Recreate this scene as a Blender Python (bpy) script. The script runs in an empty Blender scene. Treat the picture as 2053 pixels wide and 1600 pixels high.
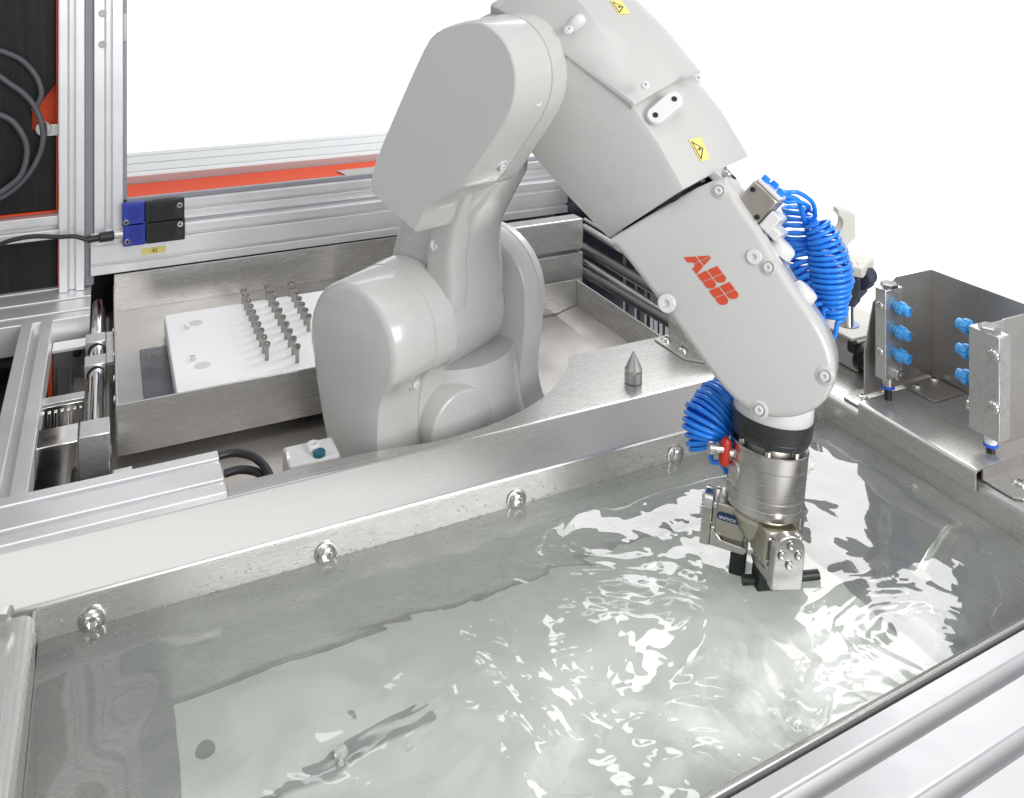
import bpy, bmesh, math, random
from mathutils import Vector, Matrix, noise
random.seed(7)
S = bpy.context.scene
COL = S.collection
# ------------------------------------------------------------------ camera
# water surface is z = 0, the lens stands 0.70 m above it, level, with a shifted (perspective control) lens
CAMH, YAW, FPX, CX, HZ, IW, IH = 0.70, math.atan2(814, 1764), 1764.0, 1026.5, -75.0, 2053.0, 1600.0
cam_d = bpy.data.cameras.new('camera')
cam = bpy.data.objects.new('camera', cam_d); COL.objects.link(cam)
cam.location = (0, 0, CAMH); cam.rotation_euler = (math.radians(90), 0, -YAW)
cam_d.sensor_width = 36.0; cam_d.lens = 36.0 * FPX / IW
cam_d.shift_x = 0.0; cam_d.shift_y = -(IH / 2 - HZ) / IW
cam_d.clip_start = 0.05; cam_d.clip_end = 100
S.camera = cam
# ------------------------------------------------------------------ studio light
W = bpy.data.worlds.new('World'); S.world = W; W.use_nodes = True
W.node_tree.nodes['Background'].inputs[0].default_value = (0.97, 0.985, 1.0, 1)
W.node_tree.nodes['Background'].inputs[1].default_value = 0.55
def area(name, loc, target, sx, sy, power, col=(1, 1, 1)):
    l = bpy.data.lights.new(name, 'AREA'); l.shape = 'RECTANGLE'; l.size = sx; l.size_y = sy; l.energy = power; l.color = col
    o = bpy.data.objects.new(name, l); COL.objects.link(o); o.location = loc
    o.rotation_euler = (Vector(target) - Vector(loc)).to_track_quat('-Z', 'Y').to_euler()
    return o
area('softbox_behind', (2.35, 2.58, 1.62), (2.35, 2.58, 0.0), 1.5, 1.15, 41)
area('softbox_overhead', (-0.05, 0.45, 2.25), (0.15, 0.80, 0.0), 2.3, 1.5, 12.0)
area('softbox_front', (1.05, -1.45, 1.10), (0.5, 1.1, 0.10), 1.6, 1.1, 56)
area('backdrop_lamp', (0.0, 3.9, 3.6), (0.4, 6.4, 0.0), 7.0, 1.2, 125)
area('backdrop_lamp', (6.0, 3.4, 3.6), (6.2, 6.0, 0.0), 7.0, 1.2, 180)
S.view_settings.view_transform = 'Standard'; S.view_settings.look = 'None'
S.view_settings.exposure = 0.0; S.view_settings.gamma = 1.0; S.view_settings.use_curve_mapping = False
S.render.engine = 'CYCLES'
cy = S.cycles
cy.use_denoising = True; cy.max_bounces = 10; cy.transmission_bounces = 8; cy.glossy_bounces = 6; cy.diffuse_bounces = 4
cy.sample_clamp_indirect = 6.0; cy.caustics_reflective = True; cy.caustics_refractive = True

# ------------------------------------------------------------------ measuring helpers (photo pixel + a known plane -> metres)
_R = Vector((math.cos(YAW), -math.sin(YAW), 0)); _F = Vector((math.sin(YAW), math.cos(YAW), 0)); UP = Vector((0, 0, 1))
def ray(u, v): return _F + _R * ((u - CX) / FPX) - UP * ((v - HZ) / FPX)
EYE = Vector((0, 0, CAMH))
def Zp(u, v, z): d = ray(u, v); return EYE + d * ((z - CAMH) / d.z)
def Yp(u, v, y): d = ray(u, v); return EYE + d * (y / d.y)
def Xp(u, v, x): d = ray(u, v); return EYE + d * (x / d.x)
def Dp(u, v, dep): return EYE + ray(u, v) * dep
# robot frame: r = reach, n = across the arm, z = up
RO = Vector((.487, 1.207, 0)); RN = Vector((.885, .466, 0)).normalized(); RR = Vector((RN.y, -RN.x, 0))
def L(r, s, z): return RO + RR * r + RN * s + UP * z
def Sp(u, v, s):
    d = ray(u, v); return EYE + d * ((RO.dot(RN) + s) / d.dot(RN))
def rz(p): q = p - RO; return (q.dot(RR), p.z)
def z3(x, y): return (600 + x / 2.909, 380 + y / 2.909)
def z4(x, y): return (720 + x / 2.566, y / 2.566)
def z5(x, y): return (1200 + x / 2.909, 330 + y / 2.909)

# ------------------------------------------------------------------ materials
MATS = {}
def mat(name, col, metal=0.0, rough=0.5, var=0.0, vscale=20.0, stretch=None, bump=0.0, bscale=200.0, coat=0.0, rvar=0.0, aniso=0.0, spec=0.5, trans=0.0, ior=1.45):
    if name in MATS: return MATS[name]
    m = bpy.data.materials.new(name); m.use_nodes = True; nt = m.node_tree; N = nt.nodes; K = nt.links
    b = N['Principled BSDF']
    b.inputs['Base Color'].default_value = (*col, 1); b.inputs['Metallic'].default_value = metal; b.inputs['Roughness'].default_value = rough
    b.inputs['Coat Weight'].default_value = coat; b.inputs['Coat Roughness'].default_value = 0.12
    b.inputs['Specular IOR Level'].default_value = spec; b.inputs['Transmission Weight'].default_value = trans; b.inputs['IOR'].default_value = ior
    if aniso: b.inputs['Anisotropic'].default_value = aniso
    tc = N.new('ShaderNodeTexCoord'); mp = N.new('ShaderNodeMapping'); K.new(tc.outputs['Object'], mp.inputs[0])
    if stretch: mp.inputs['Scale'].default_value = stretch
    if var or rvar:
        n = N.new('ShaderNodeTexNoise'); n.inputs['Scale'].default_value = vscale; n.inputs['Detail'].default_value = 6; n.inputs['Roughness'].default_value = .62
        K.new(mp.outputs[0], n.inputs['Vector'])
        if var:
            r = N.new('ShaderNodeMapRange'); r.inputs[1].default_value = .3; r.inputs[2].default_value = .7; r.inputs[3].default_value = 1 - var; r.inputs[4].default_value = 1 + var
            K.new(n.outputs['Fac'], r.inputs[0])
            x = N.new('ShaderNodeMix'); x.data_type = 'RGBA'; x.blend_type = 'MULTIPLY'; x.inputs[0].default_value = 1
            x.inputs[6].default_value = (*col, 1); K.new(r.outputs[0], x.inputs[7]); K.new(x.outputs[2], b.inputs['Base Color'])
        if rvar:
            r2 = N.new('ShaderNodeMapRange'); r2.inputs[1].default_value = .3; r2.inputs[2].default_value = .7; r2.inputs[3].default_value = max(.02, rough - rvar); r2.inputs[4].default_value = rough + rvar
            K.new(n.outputs['Fac'], r2.inputs[0]); K.new(r2.outputs[0], b.inputs['Roughness'])
    if bump:
        n2 = N.new('ShaderNodeTexNoise'); n2.inputs['Scale'].default_value = bscale; n2.inputs['Detail'].default_value = 4
        K.new(mp.outputs[0], n2.inputs['Vector'])
        bp = N.new('ShaderNodeBump'); bp.inputs['Strength'].default_value = bump; bp.inputs['Distance'].default_value = .001
        K.new(n2.outputs['Fac'], bp.inputs['Height']); K.new(bp.outputs[0], b.inputs['Normal'])
    MATS[name] = m
    return m
STEEL = mat('brushed_steel', (.54, .53, .515), .72, .26, var=.014, vscale=22, stretch=(1, 34, 34), rvar=.03, bump=.018, bscale=60)
STEELY = mat('brushed_steel_lengthwise', (.56, .55, .53), .66, .28, var=.014, vscale=22, stretch=(34, 1, 34), rvar=.03, bump=.018, bscale=60)
STEELD = mat('satin_steel', (.52, .50, .48), .85, .36, var=.08, vscale=12, rvar=.07, bump=.05, bscale=120)
ALU = mat('anodised_aluminium', (.80, .80, .81), .62, .36, var=.03, vscale=15, stretch=(1, 1, 1), rvar=.04)
ALUB = mat('milled_aluminium', (.66, .66, .65), .9, .34, var=.08, vscale=160, rvar=.08, bump=.08, bscale=500)
CHROME = mat('polished_steel', (.72, .71, .69), 1, .12, var=.04, vscale=40, rvar=.04)
BOLT = mat('bolt_steel', (.68, .665, .64), 1, .16, var=.05, vscale=200, rvar=.05)
TOOL = mat('turned_steel', (.62, .60, .575), 1, .22, var=.05, vscale=60, stretch=(1, 1, 10), rvar=.06, aniso=.6)
NICKEL = mat('nickel_housing', (.50, .475, .40), 1, .32, var=.06, vscale=60, rvar=.06)
PAINT = mat('light_grey_robot_paint', (.545, .54, .525), 0, .25, var=.02, vscale=7, bump=.025, bscale=500, coat=.55, rvar=.04)
PAINTW = mat('white_robot_paint', (.68, .68, .67), 0, .28, var=.02, vscale=9, bump=.05, bscale=400, coat=.25)
BLACK = mat('black_plastic', (.022, .022, .024), 0, .38, var=.15, vscale=40, rvar=.08)
BLACKR = mat('black_ring', (.03, .031, .034), 0, .3, var=.2, vscale=60, rvar=.1)
RUBBER = mat('grey_rubber_cable', (.085, .088, .10), 0, .5, var=.1, vscale=50)
DARK = mat('dark_recess', (.018, .018, .02), 0, .6, var=.2, vscale=30)
FOAM = mat('black_foam', (.014, .014, .015), 0, .42, var=.25, vscale=25, stretch=(1, 1, .14), bump=1.0, bscale=70, spec=.25)
ORANGE = mat('orange_sheet', (.58, .07, .024), 0, .5, var=.06, vscale=6, stretch=(1, 12, 1), rvar=.06, spec=.2)
GLASS = mat('clear_pane', (.97, .985, .98), 0, .01, trans=1.0, ior=1.02)
POM = mat('white_plastic_plate', (.86, .86, .86), 0, .42, var=.015, vscale=12, bump=.03)
BLUE = mat('blue_hose', (.014, .235, .86), 0, .26, var=.08, vscale=60, coat=.3)
BLUEP = mat('royal_blue_plastic', (.025, .045, .34), 0, .42, var=.06, vscale=40)
SKYB = mat('sky_blue_plastic', (.085, .40, .82), 0, .38, var=.06, vscale=80)
RED = mat('red_plastic', (.45, .03, .012), 0, .35, var=.08, vscale=60)
LOGO = mat('red_orange_print', (.60, .075, .028), 0, .4, var=.04, vscale=60)
YEL = mat('yellow_label', (.80, .70, .22), 0, .5, var=.04, vscale=60)
INK = mat('dark_ink', (.03, .025, .02), 0, .5)
IVORY = mat('ivory_plastic', (.62, .60, .54), 0, .42, var=.04, vscale=40)
PADM = mat('dark_green_pad', (.018, .024, .02), 0, .4, var=.15, vscale=60)
WHITE = mat('white_backdrop', (.93, .93, .93), 0, .9)

# ------------------------------------------------------------------ mesh helpers
def finish(name, bm, m, parent=None, smooth=35, bevel=0, segs=2):
    bmesh.ops.remove_doubles(bm, verts=bm.verts, dist=1e-6)
    bmesh.ops.recalc_face_normals(bm, faces=bm.faces)
    me = bpy.data.meshes.new(name); bm.to_mesh(me); bm.free()
    for p in me.polygons: p.use_smooth = smooth > 0
    if smooth > 0: me.set_sharp_from_angle(angle=math.radians(smooth))
    return link(name, me, m, parent, bevel, segs)
def link(name, me, m, parent=None, bevel=0, segs=2):
    if m and not me.materials: me.materials.append(m)
    o = bpy.data.objects.new(name, me); COL.objects.link(o)
    if parent is not None:
        o.parent = parent; o.matrix_parent_inverse = PINV[parent.name] if parent.name in PINV else Matrix()
    PINV[o.name] = Matrix()
    if bevel:
        b = o.modifiers.new('bevel', 'BEVEL'); b.width = bevel; b.segments = segs; b.limit_method = 'ANGLE'; b.angle_limit = math.radians(35)
        b.harden_normals = False
    return o
PINV = {}
def thing(name, label, cat, loc, group=None):
    o = bpy.data.objects.new(name, None); COL.objects.link(o); o.location = loc; o.empty_display_size = .02
    PINV[o.name] = Matrix.Translation(Vector(loc)).inverted()
    return tag(o, label, cat, group)
def tag(o, label, cat, group=None):
    o['label'] = label; o['category'] = cat
    if group: o['group'] = group
    return o
def struct(o, kind='structure'):
    o['kind'] = kind; return o
def frame(axis, hint=None):
    a = Vector(axis).normalized(); h = Vector(hint) if hint is not None else (UP if abs(a.z) < .9 else Vector((1, 0, 0)))
    x = (h - a * h.dot(a)).normalized(); y = a.cross(x); return x, y, a
def add_box(bm, c, size, ax=None):
    X, Y, Z = ax if ax else (Vector((1, 0, 0)), Vector((0, 1, 0)), UP); c = Vector(c)
    vs = [bm.verts.new(c + X * (size[0] / 2 * i) + Y * (size[1] / 2 * j) + Z * (size[2] / 2 * k)) for i in (-1, 1) for j in (-1, 1) for k in (-1, 1)]
    for f in ((0, 1, 3, 2), (4, 6, 7, 5), (0, 4, 5, 1), (2, 3, 7, 6), (0, 2, 6, 4), (1, 5, 7, 3)): bm.faces.new([vs[i] for i in f])
def add_loft(bm, rings, cap=True, closed=True):
    V = [[bm.verts.new(p) for p in r] for r in rings]; n = len(V[0])
    for a, b in zip(V, V[1:]):
        for i in range(n if closed else n - 1):
            j = (i + 1) % n
            try: bm.faces.new((a[i], a[j], b[j], b[i]))
            except ValueError: pass
    if cap and closed:
        bm.faces.new(V[0][::-1]); bm.faces.new(V[-1])
def add_prism(bm, pts, vec):
    vec = Vector(vec); add_loft(bm, [[Vector(p) for p in pts], [Vector(p) + vec for p in pts]])
def circle(c, X, Y, r, n, ry=None, ph=0): return [Vector(c) + X * (r * math.cos(2 * math.pi * i / n + ph)) + Y * ((ry or r) * math.sin(2 * math.pi * i / n + ph)) for i in range(n)]
def add_lathe(bm, base, axis, prof, n=32, hint=None):
    X, Y, A = frame(axis, hint); base = Vector(base)
    add_loft(bm, [circle(base + A * h, X, Y, max(r, 1e-5), n) for h, r in prof])
def add_cyl(bm, p0, p1, r, n=24, r1=None, ch=0):
    p0 = Vector(p0); p1 = Vector(p1); l = (p1 - p0).length; r1 = r if r1 is None else r1
    pr = [(0, r), (l, r1)] if not ch else [(0, r - ch), (ch, r), (l - ch, r1), (l, r1 - ch)]
    add_lathe(bm, p0, p1 - p0, pr, n)
def add_tube(bm, pts, r, n=8):
    pts = [Vector(p) for p in pts]; rings = []; X = None
    for i, p in enumerate(pts):
        t = (pts[min(i + 1, len(pts) - 1)] - pts[max(i - 1, 0)]).normalized()
        if X is None: X = frame(t)[0]
        X = (X - t * X.dot(t)).normalized(); Y = t.cross(X)
        rings.append(circle(p, X, Y, r, n))
    add_loft(bm, rings)
def spline(ctrl, k=8, closed=False):
    c = [Vector(p) for p in ctrl]; n = len(c); out = []
    for i in range(n if closed else n - 1):
        if closed: p0, p1, p2, p3 = c[i - 1], c[i], c[(i + 1) % n], c[(i + 2) % n]
        else: p0, p1, p2, p3 = c[max(i - 1, 0)], c[i], c[i + 1], c[min(i + 2, n - 1)]
        for j in range(k):
            t = j / k
            out.append(.5 * ((2 * p1) + (p2 - p0) * t + (2 * p0 - 5 * p1 + 4 * p2 - p3) * t * t + (3 * p1 - p0 - 3 * p2 + p3) * t ** 3))
    if not closed: out.append(c[-1])
    return out
def offset2(pts, d):
    # pts: closed 2D list (counter-clockwise or clockwise); positive d grows the shape
    n = len(pts); ar = sum(pts[i][0] * pts[(i + 1) % n][1] - pts[(i + 1) % n][0] * pts[i][1] for i in range(n)); sg = 1 if ar > 0 else -1
    out = []
    for i in range(n):
        a, b, c = Vector(pts[i - 1]), Vector(pts[i]), Vector(pts[(i + 1) % n])
        t = ((b - a).normalized() + (c - b).normalized()); t = t.normalized() if t.length > 1e-9 else (c - a).normalized()
        out.append((b.x + sg * t.y * d, b.y - sg * t.x * d))
    return out
def one(name, m, parent, fn, smooth=35, bevel=0, segs=2):
    bm = bmesh.new(); fn(bm); return finish(name, bm, m, parent, smooth, bevel, segs)
def box(name, m, parent, c, size, ax=None, bevel=.001, segs=2): return one(name, m, parent, lambda b: add_box(b, c, size, ax), 35, bevel, segs)
def cyl(name, m, parent, p0, p1, r, n=24, r1=None, ch=0.0006): return one(name, m, parent, lambda b: add_cyl(b, p0, p1, r, n, r1, ch))
def tube(name, m, parent, pts, r, n=8): return one(name, m, parent, lambda b: add_tube(b, pts, r, n), 60)
def prism(name, m, parent, pts, vec, bevel=0.0008): return one(name, m, parent, lambda b: add_prism(b, pts, vec), 35, bevel)

# shared screw meshes, unit radius, axis +Z
def screw_mesh(kind):
    bm = bmesh.new(); X, Y = Vector((1, 0, 0)), Vector((0, 1, 0)); n = 24
    hexr = .42
    if kind == 'button': prof = [(0, 1.0), (.12, 1.0), (.14, .86), (.28, .80), (.42, .66), (.52, .48)]
    elif kind == 'socket': prof = [(0, 1.0), (.9, 1.0), (1.0, .9)]; hexr = .5
    elif kind == 'flat': prof = [(0, 1.0), (.16, 1.0), (.24, .92)]; hexr = .42
    rings = [circle((0, 0, h), X, Y, r, n) for h, r in prof]
    top = prof[-1][0]; hx = []
    for i in range(n):
        a = 2 * math.pi * i / n; k = math.cos(math.pi / 6) / math.cos((a % (math.pi / 3)) - math.pi / 6)
        hx.append((math.cos(a) * hexr * k, math.sin(a) * hexr * k))
    rings.append([Vector((x, y, top)) for x, y in hx]); rings.append([Vector((x * .96, y * .96, top - .38)) for x, y in hx])
    add_loft(bm, rings)
    bmesh.ops.recalc_face_normals(bm, faces=bm.faces)
    me = bpy.data.meshes.new('screw_' + kind); bm.to_mesh(me); bm.free()
    for p in me.polygons: p.use_smooth = True
    me.set_sharp_from_angle(angle=math.radians(40)); return me
SCREWS = {k: screw_mesh(k) for k in ('button', 'socket', 'flat')}
SCREWM = {}
def screw(parent, pos, nrm, r, kind='button', m=None, name='bolt', roll=0):
    m = m or BOLT; key = (kind, m.name)
    if key not in SCREWM:
        me = SCREWS[kind].copy(); me.materials.append(m); SCREWM[key] = me
    o = bpy.data.objects.new(name, SCREWM[key]); COL.objects.link(o); o.parent = parent
    if parent is not None: o.matrix_parent_inverse = PINV.get(parent.name, Matrix())
    q = Vector(nrm).to_track_quat('Z', 'Y').to_matrix().to_4x4()
    o.matrix_basis = Matrix.Translation(Vector(pos)) @ q @ Matrix.Rotation(roll, 4, 'Z') @ Matrix.Scale(r, 4)
    return o
# T-slot extrusion: cross-section w x h, slots every `mod`
def tslot_section(w, h, mod, faces='tblr', ow=.0085, depth=.012):
    def side(length, n, on):
        pts = [(-length / 2 + .0012, 0), ]
        if on:
            for i in range(n):
                c = -length / 2 + length / n * (i + .5)
                pts += [(c - ow / 2 - .0012, 0), (c - ow / 2, -.0012), (c - ow / 2, -.0042), (c - ow / 2 - .004, -.0046), (c - .004, -depth), (c + .004, -depth), (c + ow / 2 + .004, -.0046), (c + ow / 2, -.0042), (c + ow / 2, -.0012), (c + ow / 2 + .0012, 0)]
        pts.append((length / 2 - .0012, 0)); return pts
    nw, nh = max(1, round(w / mod)), max(1, round(h / mod)); out = []
    out += [(x, h / 2 + y) for x, y in side(w, nw, 't' in faces)]
    out += [(w / 2 + y, -x) for x, y in side(h, nh, 'r' in faces)]
    out += [(-x, -h / 2 - y) for x, y in side(w, nw, 'b' in faces)]
    out += [(-w / 2 - y, x) for x, y in side(h, nh, 'l' in faces)]
    return out
def tslot(name, label, p0, p1, side, w, h, mod, faces='tblr', parent=None, group=None, ow=.0085, depth=.012, m=None):
    # side = direction of the section's width; the section's height direction is side x axis
    p0 = Vector(p0); p1 = Vector(p1); A = (p1 - p0).normalized(); X = Vector(side); X = (X - A * X.dot(A)).normalized(); Y = A.cross(X)
    if Y.z < -.5 or (abs(Y.z) < .5 and Y.y > .5): Y = -Y
    sec = tslot_section(w, h, mod, faces, ow, depth)
    bm = bmesh.new(); add_loft(bm, [[p + X * a + Y * b for a, b in sec] for p in (p0, p1)])
    o = finish(name, bm, m or ALU, parent, 20)
    if label: tag(o, label, 'rail', group)
    return o
# ================================================================== studio backdrop
def backdrop(bm):
    prof = [(0.2, -1.05), (4.5, -1.05)] + [(4.5 + 1.6 * math.sin(a), -1.05 + 1.6 * (1 - math.cos(a))) for a in [math.pi / 2 * i / 10 for i in range(1, 11)]] + [(6.1, 1.1)]
    add_loft(bm, [[Vector((x, y, z)) for y, z in prof] for x in (-6, 12)], cap=False, closed=False)
struct(one('backdrop', WHITE, None, backdrop, 60))

# ================================================================== tank
YB, XL, XR = 1.027, -.064, 1.003
tank = thing('rinse_tank', 'long stainless steel tank filled with water, bolted along its back wall', 'tank', (.45, .85, -.42))
def arcpts(c, r, a0, a1, n=5): return [(c[0] + r * math.cos(math.radians(a0 + (a1 - a0) * i / n)), c[1] + r * math.sin(math.radians(a0 + (a1 - a0) * i / n))) for i in range(n + 1)]
def ledge(bm):
    # wall, crease, slope, crease; front skin then back skin (3 mm sheet)
    al = math.atan2(.035, .05); r = .008
    t = r * math.tan((math.pi / 2 - al) / 2)
    c1 = (YB + r, .037 - t)
    p = [(YB, -.42)] + [(c1[0] - r * math.cos(a), c1[1] + r * math.sin(a)) for a in [(math.pi / 2 - al) * i / 5 for i in range(6)]]
    t2 = r * math.tan(al / 2); sx, sz = math.cos(al), math.sin(al)
    q = (1.077 - t2 * sx, .072 - t2 * sz); c2 = (1.077 + t2, .072 - r)
    p += [(c2[0] - r * math.sin(al - al * i / 4), c2[1] + r * math.cos(al - al * i / 4)) for i in range(5)]
    p += [(1.0835, .072), (1.0835, .069), (1.08, .069), (YB + .004, .034), (YB + .003, -.42)]
    add_loft(bm, [[Vector((x, y, z)) for y, z in p] for x in (-.34, XR)])
one('back_ledge', STEEL, tank, ledge, 40)
top = [(.132, 1.0835), (.132, 1.104)] + [tuple(v) for v in spline([Vector(a) for a in [(.25, 1.105), (.33, 1.099), (.389, 1.0905), (.44, 1.093), (.488, 1.101), (.543, 1.120), (.580, 1.140), (.616, 1.168), (.645, 1.197), (.670, 1.235)]], 5)] + [(.672, 1.238), (XR, 1.238), (XR, 1.0835)]
prism('ledge_top', STEEL, tank, [(x, y, .069) for x, y in top], (0, 0, .003), .0005)
def leftw(bm):
    p = [(XL, -.42), (XL, .043)] + arcpts((XL - .012, .043), .012, 0, 90, 6) + [(-.40, .055), (-.40, .052), (XL - .012, .052), (XL - .003, .043), (XL - .003, -.42)]
    add_loft(bm, [[Vector((x, y, z)) for x, z in p] for y in (.30, .992)])
one('left_wall', STEELY, tank, leftw, 40, .0006)
box('left_corner_gusset', STEEL, tank, (XL - .0025, 1.0085, -.19), (.003, .033, .45), bevel=0)
def rightw(bm):
    p = [(XR, -.42), (XR, .029)] + arcpts((XR + .011, .029), .011, 180, 90, 6) + [(1.27, .040), (1.27, .037), (XR + .011, .037), (XR + .003, .029), (XR + .003, -.42)]
    add_loft(bm, [[Vector((x, y, z)) for x, z in p] for y in (.45, 1.34)])
one('right_wall', STEELY, tank, rightw, 40, .0005)
# front rim: a thin folded strip that runs a little askew of the back wall
fi0, fi1, fo0, fo1 = Zp(1370, 1600, .03), Zp(2053, 1221, .03), Zp(1444, 1600, .03), Zp(2053, 1243, .03)
fd = (fi1 - fi0).normalized(); fn = Vector((fd.y, -fd.x, 0))
fw = ((fo0 - fi0).dot(fn) + (fo1 - fi1).dot(fn)) / 2
fa, fb = fi0 - fd * .75, fi0 + fd * .62
def frontw(bm):
    sec = [(0, -.45), (0, -.0065), (.001, -.006), (fw * .76, -.0004), (fw * .80, .0012), (fw - .001, .0014), (fw, 0), (fw, -.016), (.003, -.016), (.003, -.45)]
    add_loft(bm, [[p + fn * a + UP * b for a, b in sec] for p in (fa, fb)])
one('front_rim', STEEL, tank, frontw, 30, .0005)
box('tank_floor', STEELD, tank, (.53, .80, -.405), (1.19, .56, .02), bevel=0)
plate_x0 = .066
box('floor_plate', mat('submerged_steel', (.92, .92, .86), .1, .4, var=.04, vscale=8), tank, ((plate_x0 + .86) / 2, .79, -.185), (.86 - plate_x0, .465, .006), bevel=.001)
for i in range(5):
    x = -.013 + .2465 * i
    screw(tank, (x, YB - .0005, .0085 if i < 4 else .004), (0, -1, 0), .0135, 'button', BOLT, 'bolt', i * .7)
for (y, z) in ((.86, -.035), (.62, -.03)):
    screw(tank, (XR - .0005, y, z), (-1, 0, 0), .0125, 'button', BOLT, 'bolt', .3)
# slotted drain in the back wall and holes in the floor plate
def slot(bm):
    c = Yp(97, 1360, 1.0245); c.y = 1.0245
    pts = [c + Vector((math.cos(a) * .009 + (.016 if math.cos(a) > 0 else -.016) * 1, 0, math.sin(a) * .009)) for a in [2 * math.pi * i / 24 for i in range(24)]]
    add_prism(bm, pts, (0, .0022, 0))
one('overflow_slot', DARK, tank, slot)
for (x, y, r) in ((.092, .952, .010), (.24, .93, .004)):
    cyl('drain_hole', DARK, tank, (x, y, -.1818), (x, y, -.1808), r, 24, ch=0)
# inlet pipe through the right wall and the flow pipe lying on the plate
ip = thing('inlet_nozzle', 'short steel inlet pipe under water at the right tank wall', 'pipe', (.95, .78, -.07))
cyl('flange', STEELD, ip, (1.0025, .80, -.075), (.996, .80, -.075), .032, 32)
cyl('pipe', CHROME, ip, (.996, .80, -.075), (.90, .765, -.085), .0135, 24)
hp = [Vector((a.x, a.y, -.176)) for a in spline([Zp(*q, -.115) for q in ((430, 1680), (560, 1600), (640, 1560), (720, 1505), (800, 1462), (868, 1440))], 8)]
tag(tube('dark_hose', BLACK, None, hp, .0042, 10), 'dark hose lying on the tank floor under rippling water', 'hose')

# ================================================================== water
def ridge(p): return 1 - 2 * abs(noise.noise(p))
def wave(x, y):
    p = Vector((x, y, 0)); h = 0.0
    # boiling patch around the middle of the tank, ragged and fading outwards
    dx, dy = (x - .46) / .20, (y - .715) / .135
    k = .60 + .8 * noise.noise(p * 5.5 + Vector((2.2, .4, 7)))
    a = math.exp(-(dx * dx + dy * dy) * .8) * max(.15, min(1.2, k + .35))
    if a > .004:
        w = Vector((noise.noise(p * 8 + Vector((3, 1, 0))), noise.noise(p * 8 + Vector((8, 5, 2))), 0)) * .06
        q = p + w
        h += a * (.0066 * noise.noise(q * 10 + Vector((0, 0, 1.7))) + .0046 * ridge(q * 19 + Vector((4, 0, 3.1))) + .0030 * noise.noise(q * 40 + Vector((1, 1, 5))) + .0009 * ridge(q * 75))
    # long streaks running away to the left
    st = math.exp(-((y - .82 - .22 * (x - .40)) / .07) ** 2) * math.exp(-((x - .33) / .20) ** 2)
    h += .0011 * st * ridge(Vector((x * 9 + 2 * noise.noise(p * 5), y * 36, 3)))
    d = math.hypot(x - .655, y - .80)
    h += .00022 * math.exp(-((d - .06) / .08) ** 2) * math.sin(d * 190 + 4 * noise.noise(p * 9))
    h += .0021 * noise.noise(p * 7.5 + Vector((1, 7, 4))) + .0010 * noise.noise(p * 17 + Vector((5, 2, 9)))
    return h * min(1, (1.03 - y) / .05 + .25)
def water(bm):
    nx, ny = 420, 190
    x0, x1 = XL + .0005, XR - .0005
    V = []
    for j in range(ny + 1):
        t = j / ny; row = []
        for i in range(nx + 1):
            x = x0 + (x1 - x0) * i / nx
            yf = (fi0 + fd * ((x - fi0.x) / fd.x)).y + .0005
            y = yf + (YB - .0005 - yf) * t
            row.append(bm.verts.new((x, y, wave(x, y))))
        V.append(row)
    for j in range(ny):
        for i in range(nx): bm.faces.new((V[j][i], V[j][i + 1], V[j + 1][i + 1], V[j + 1][i]))
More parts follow.
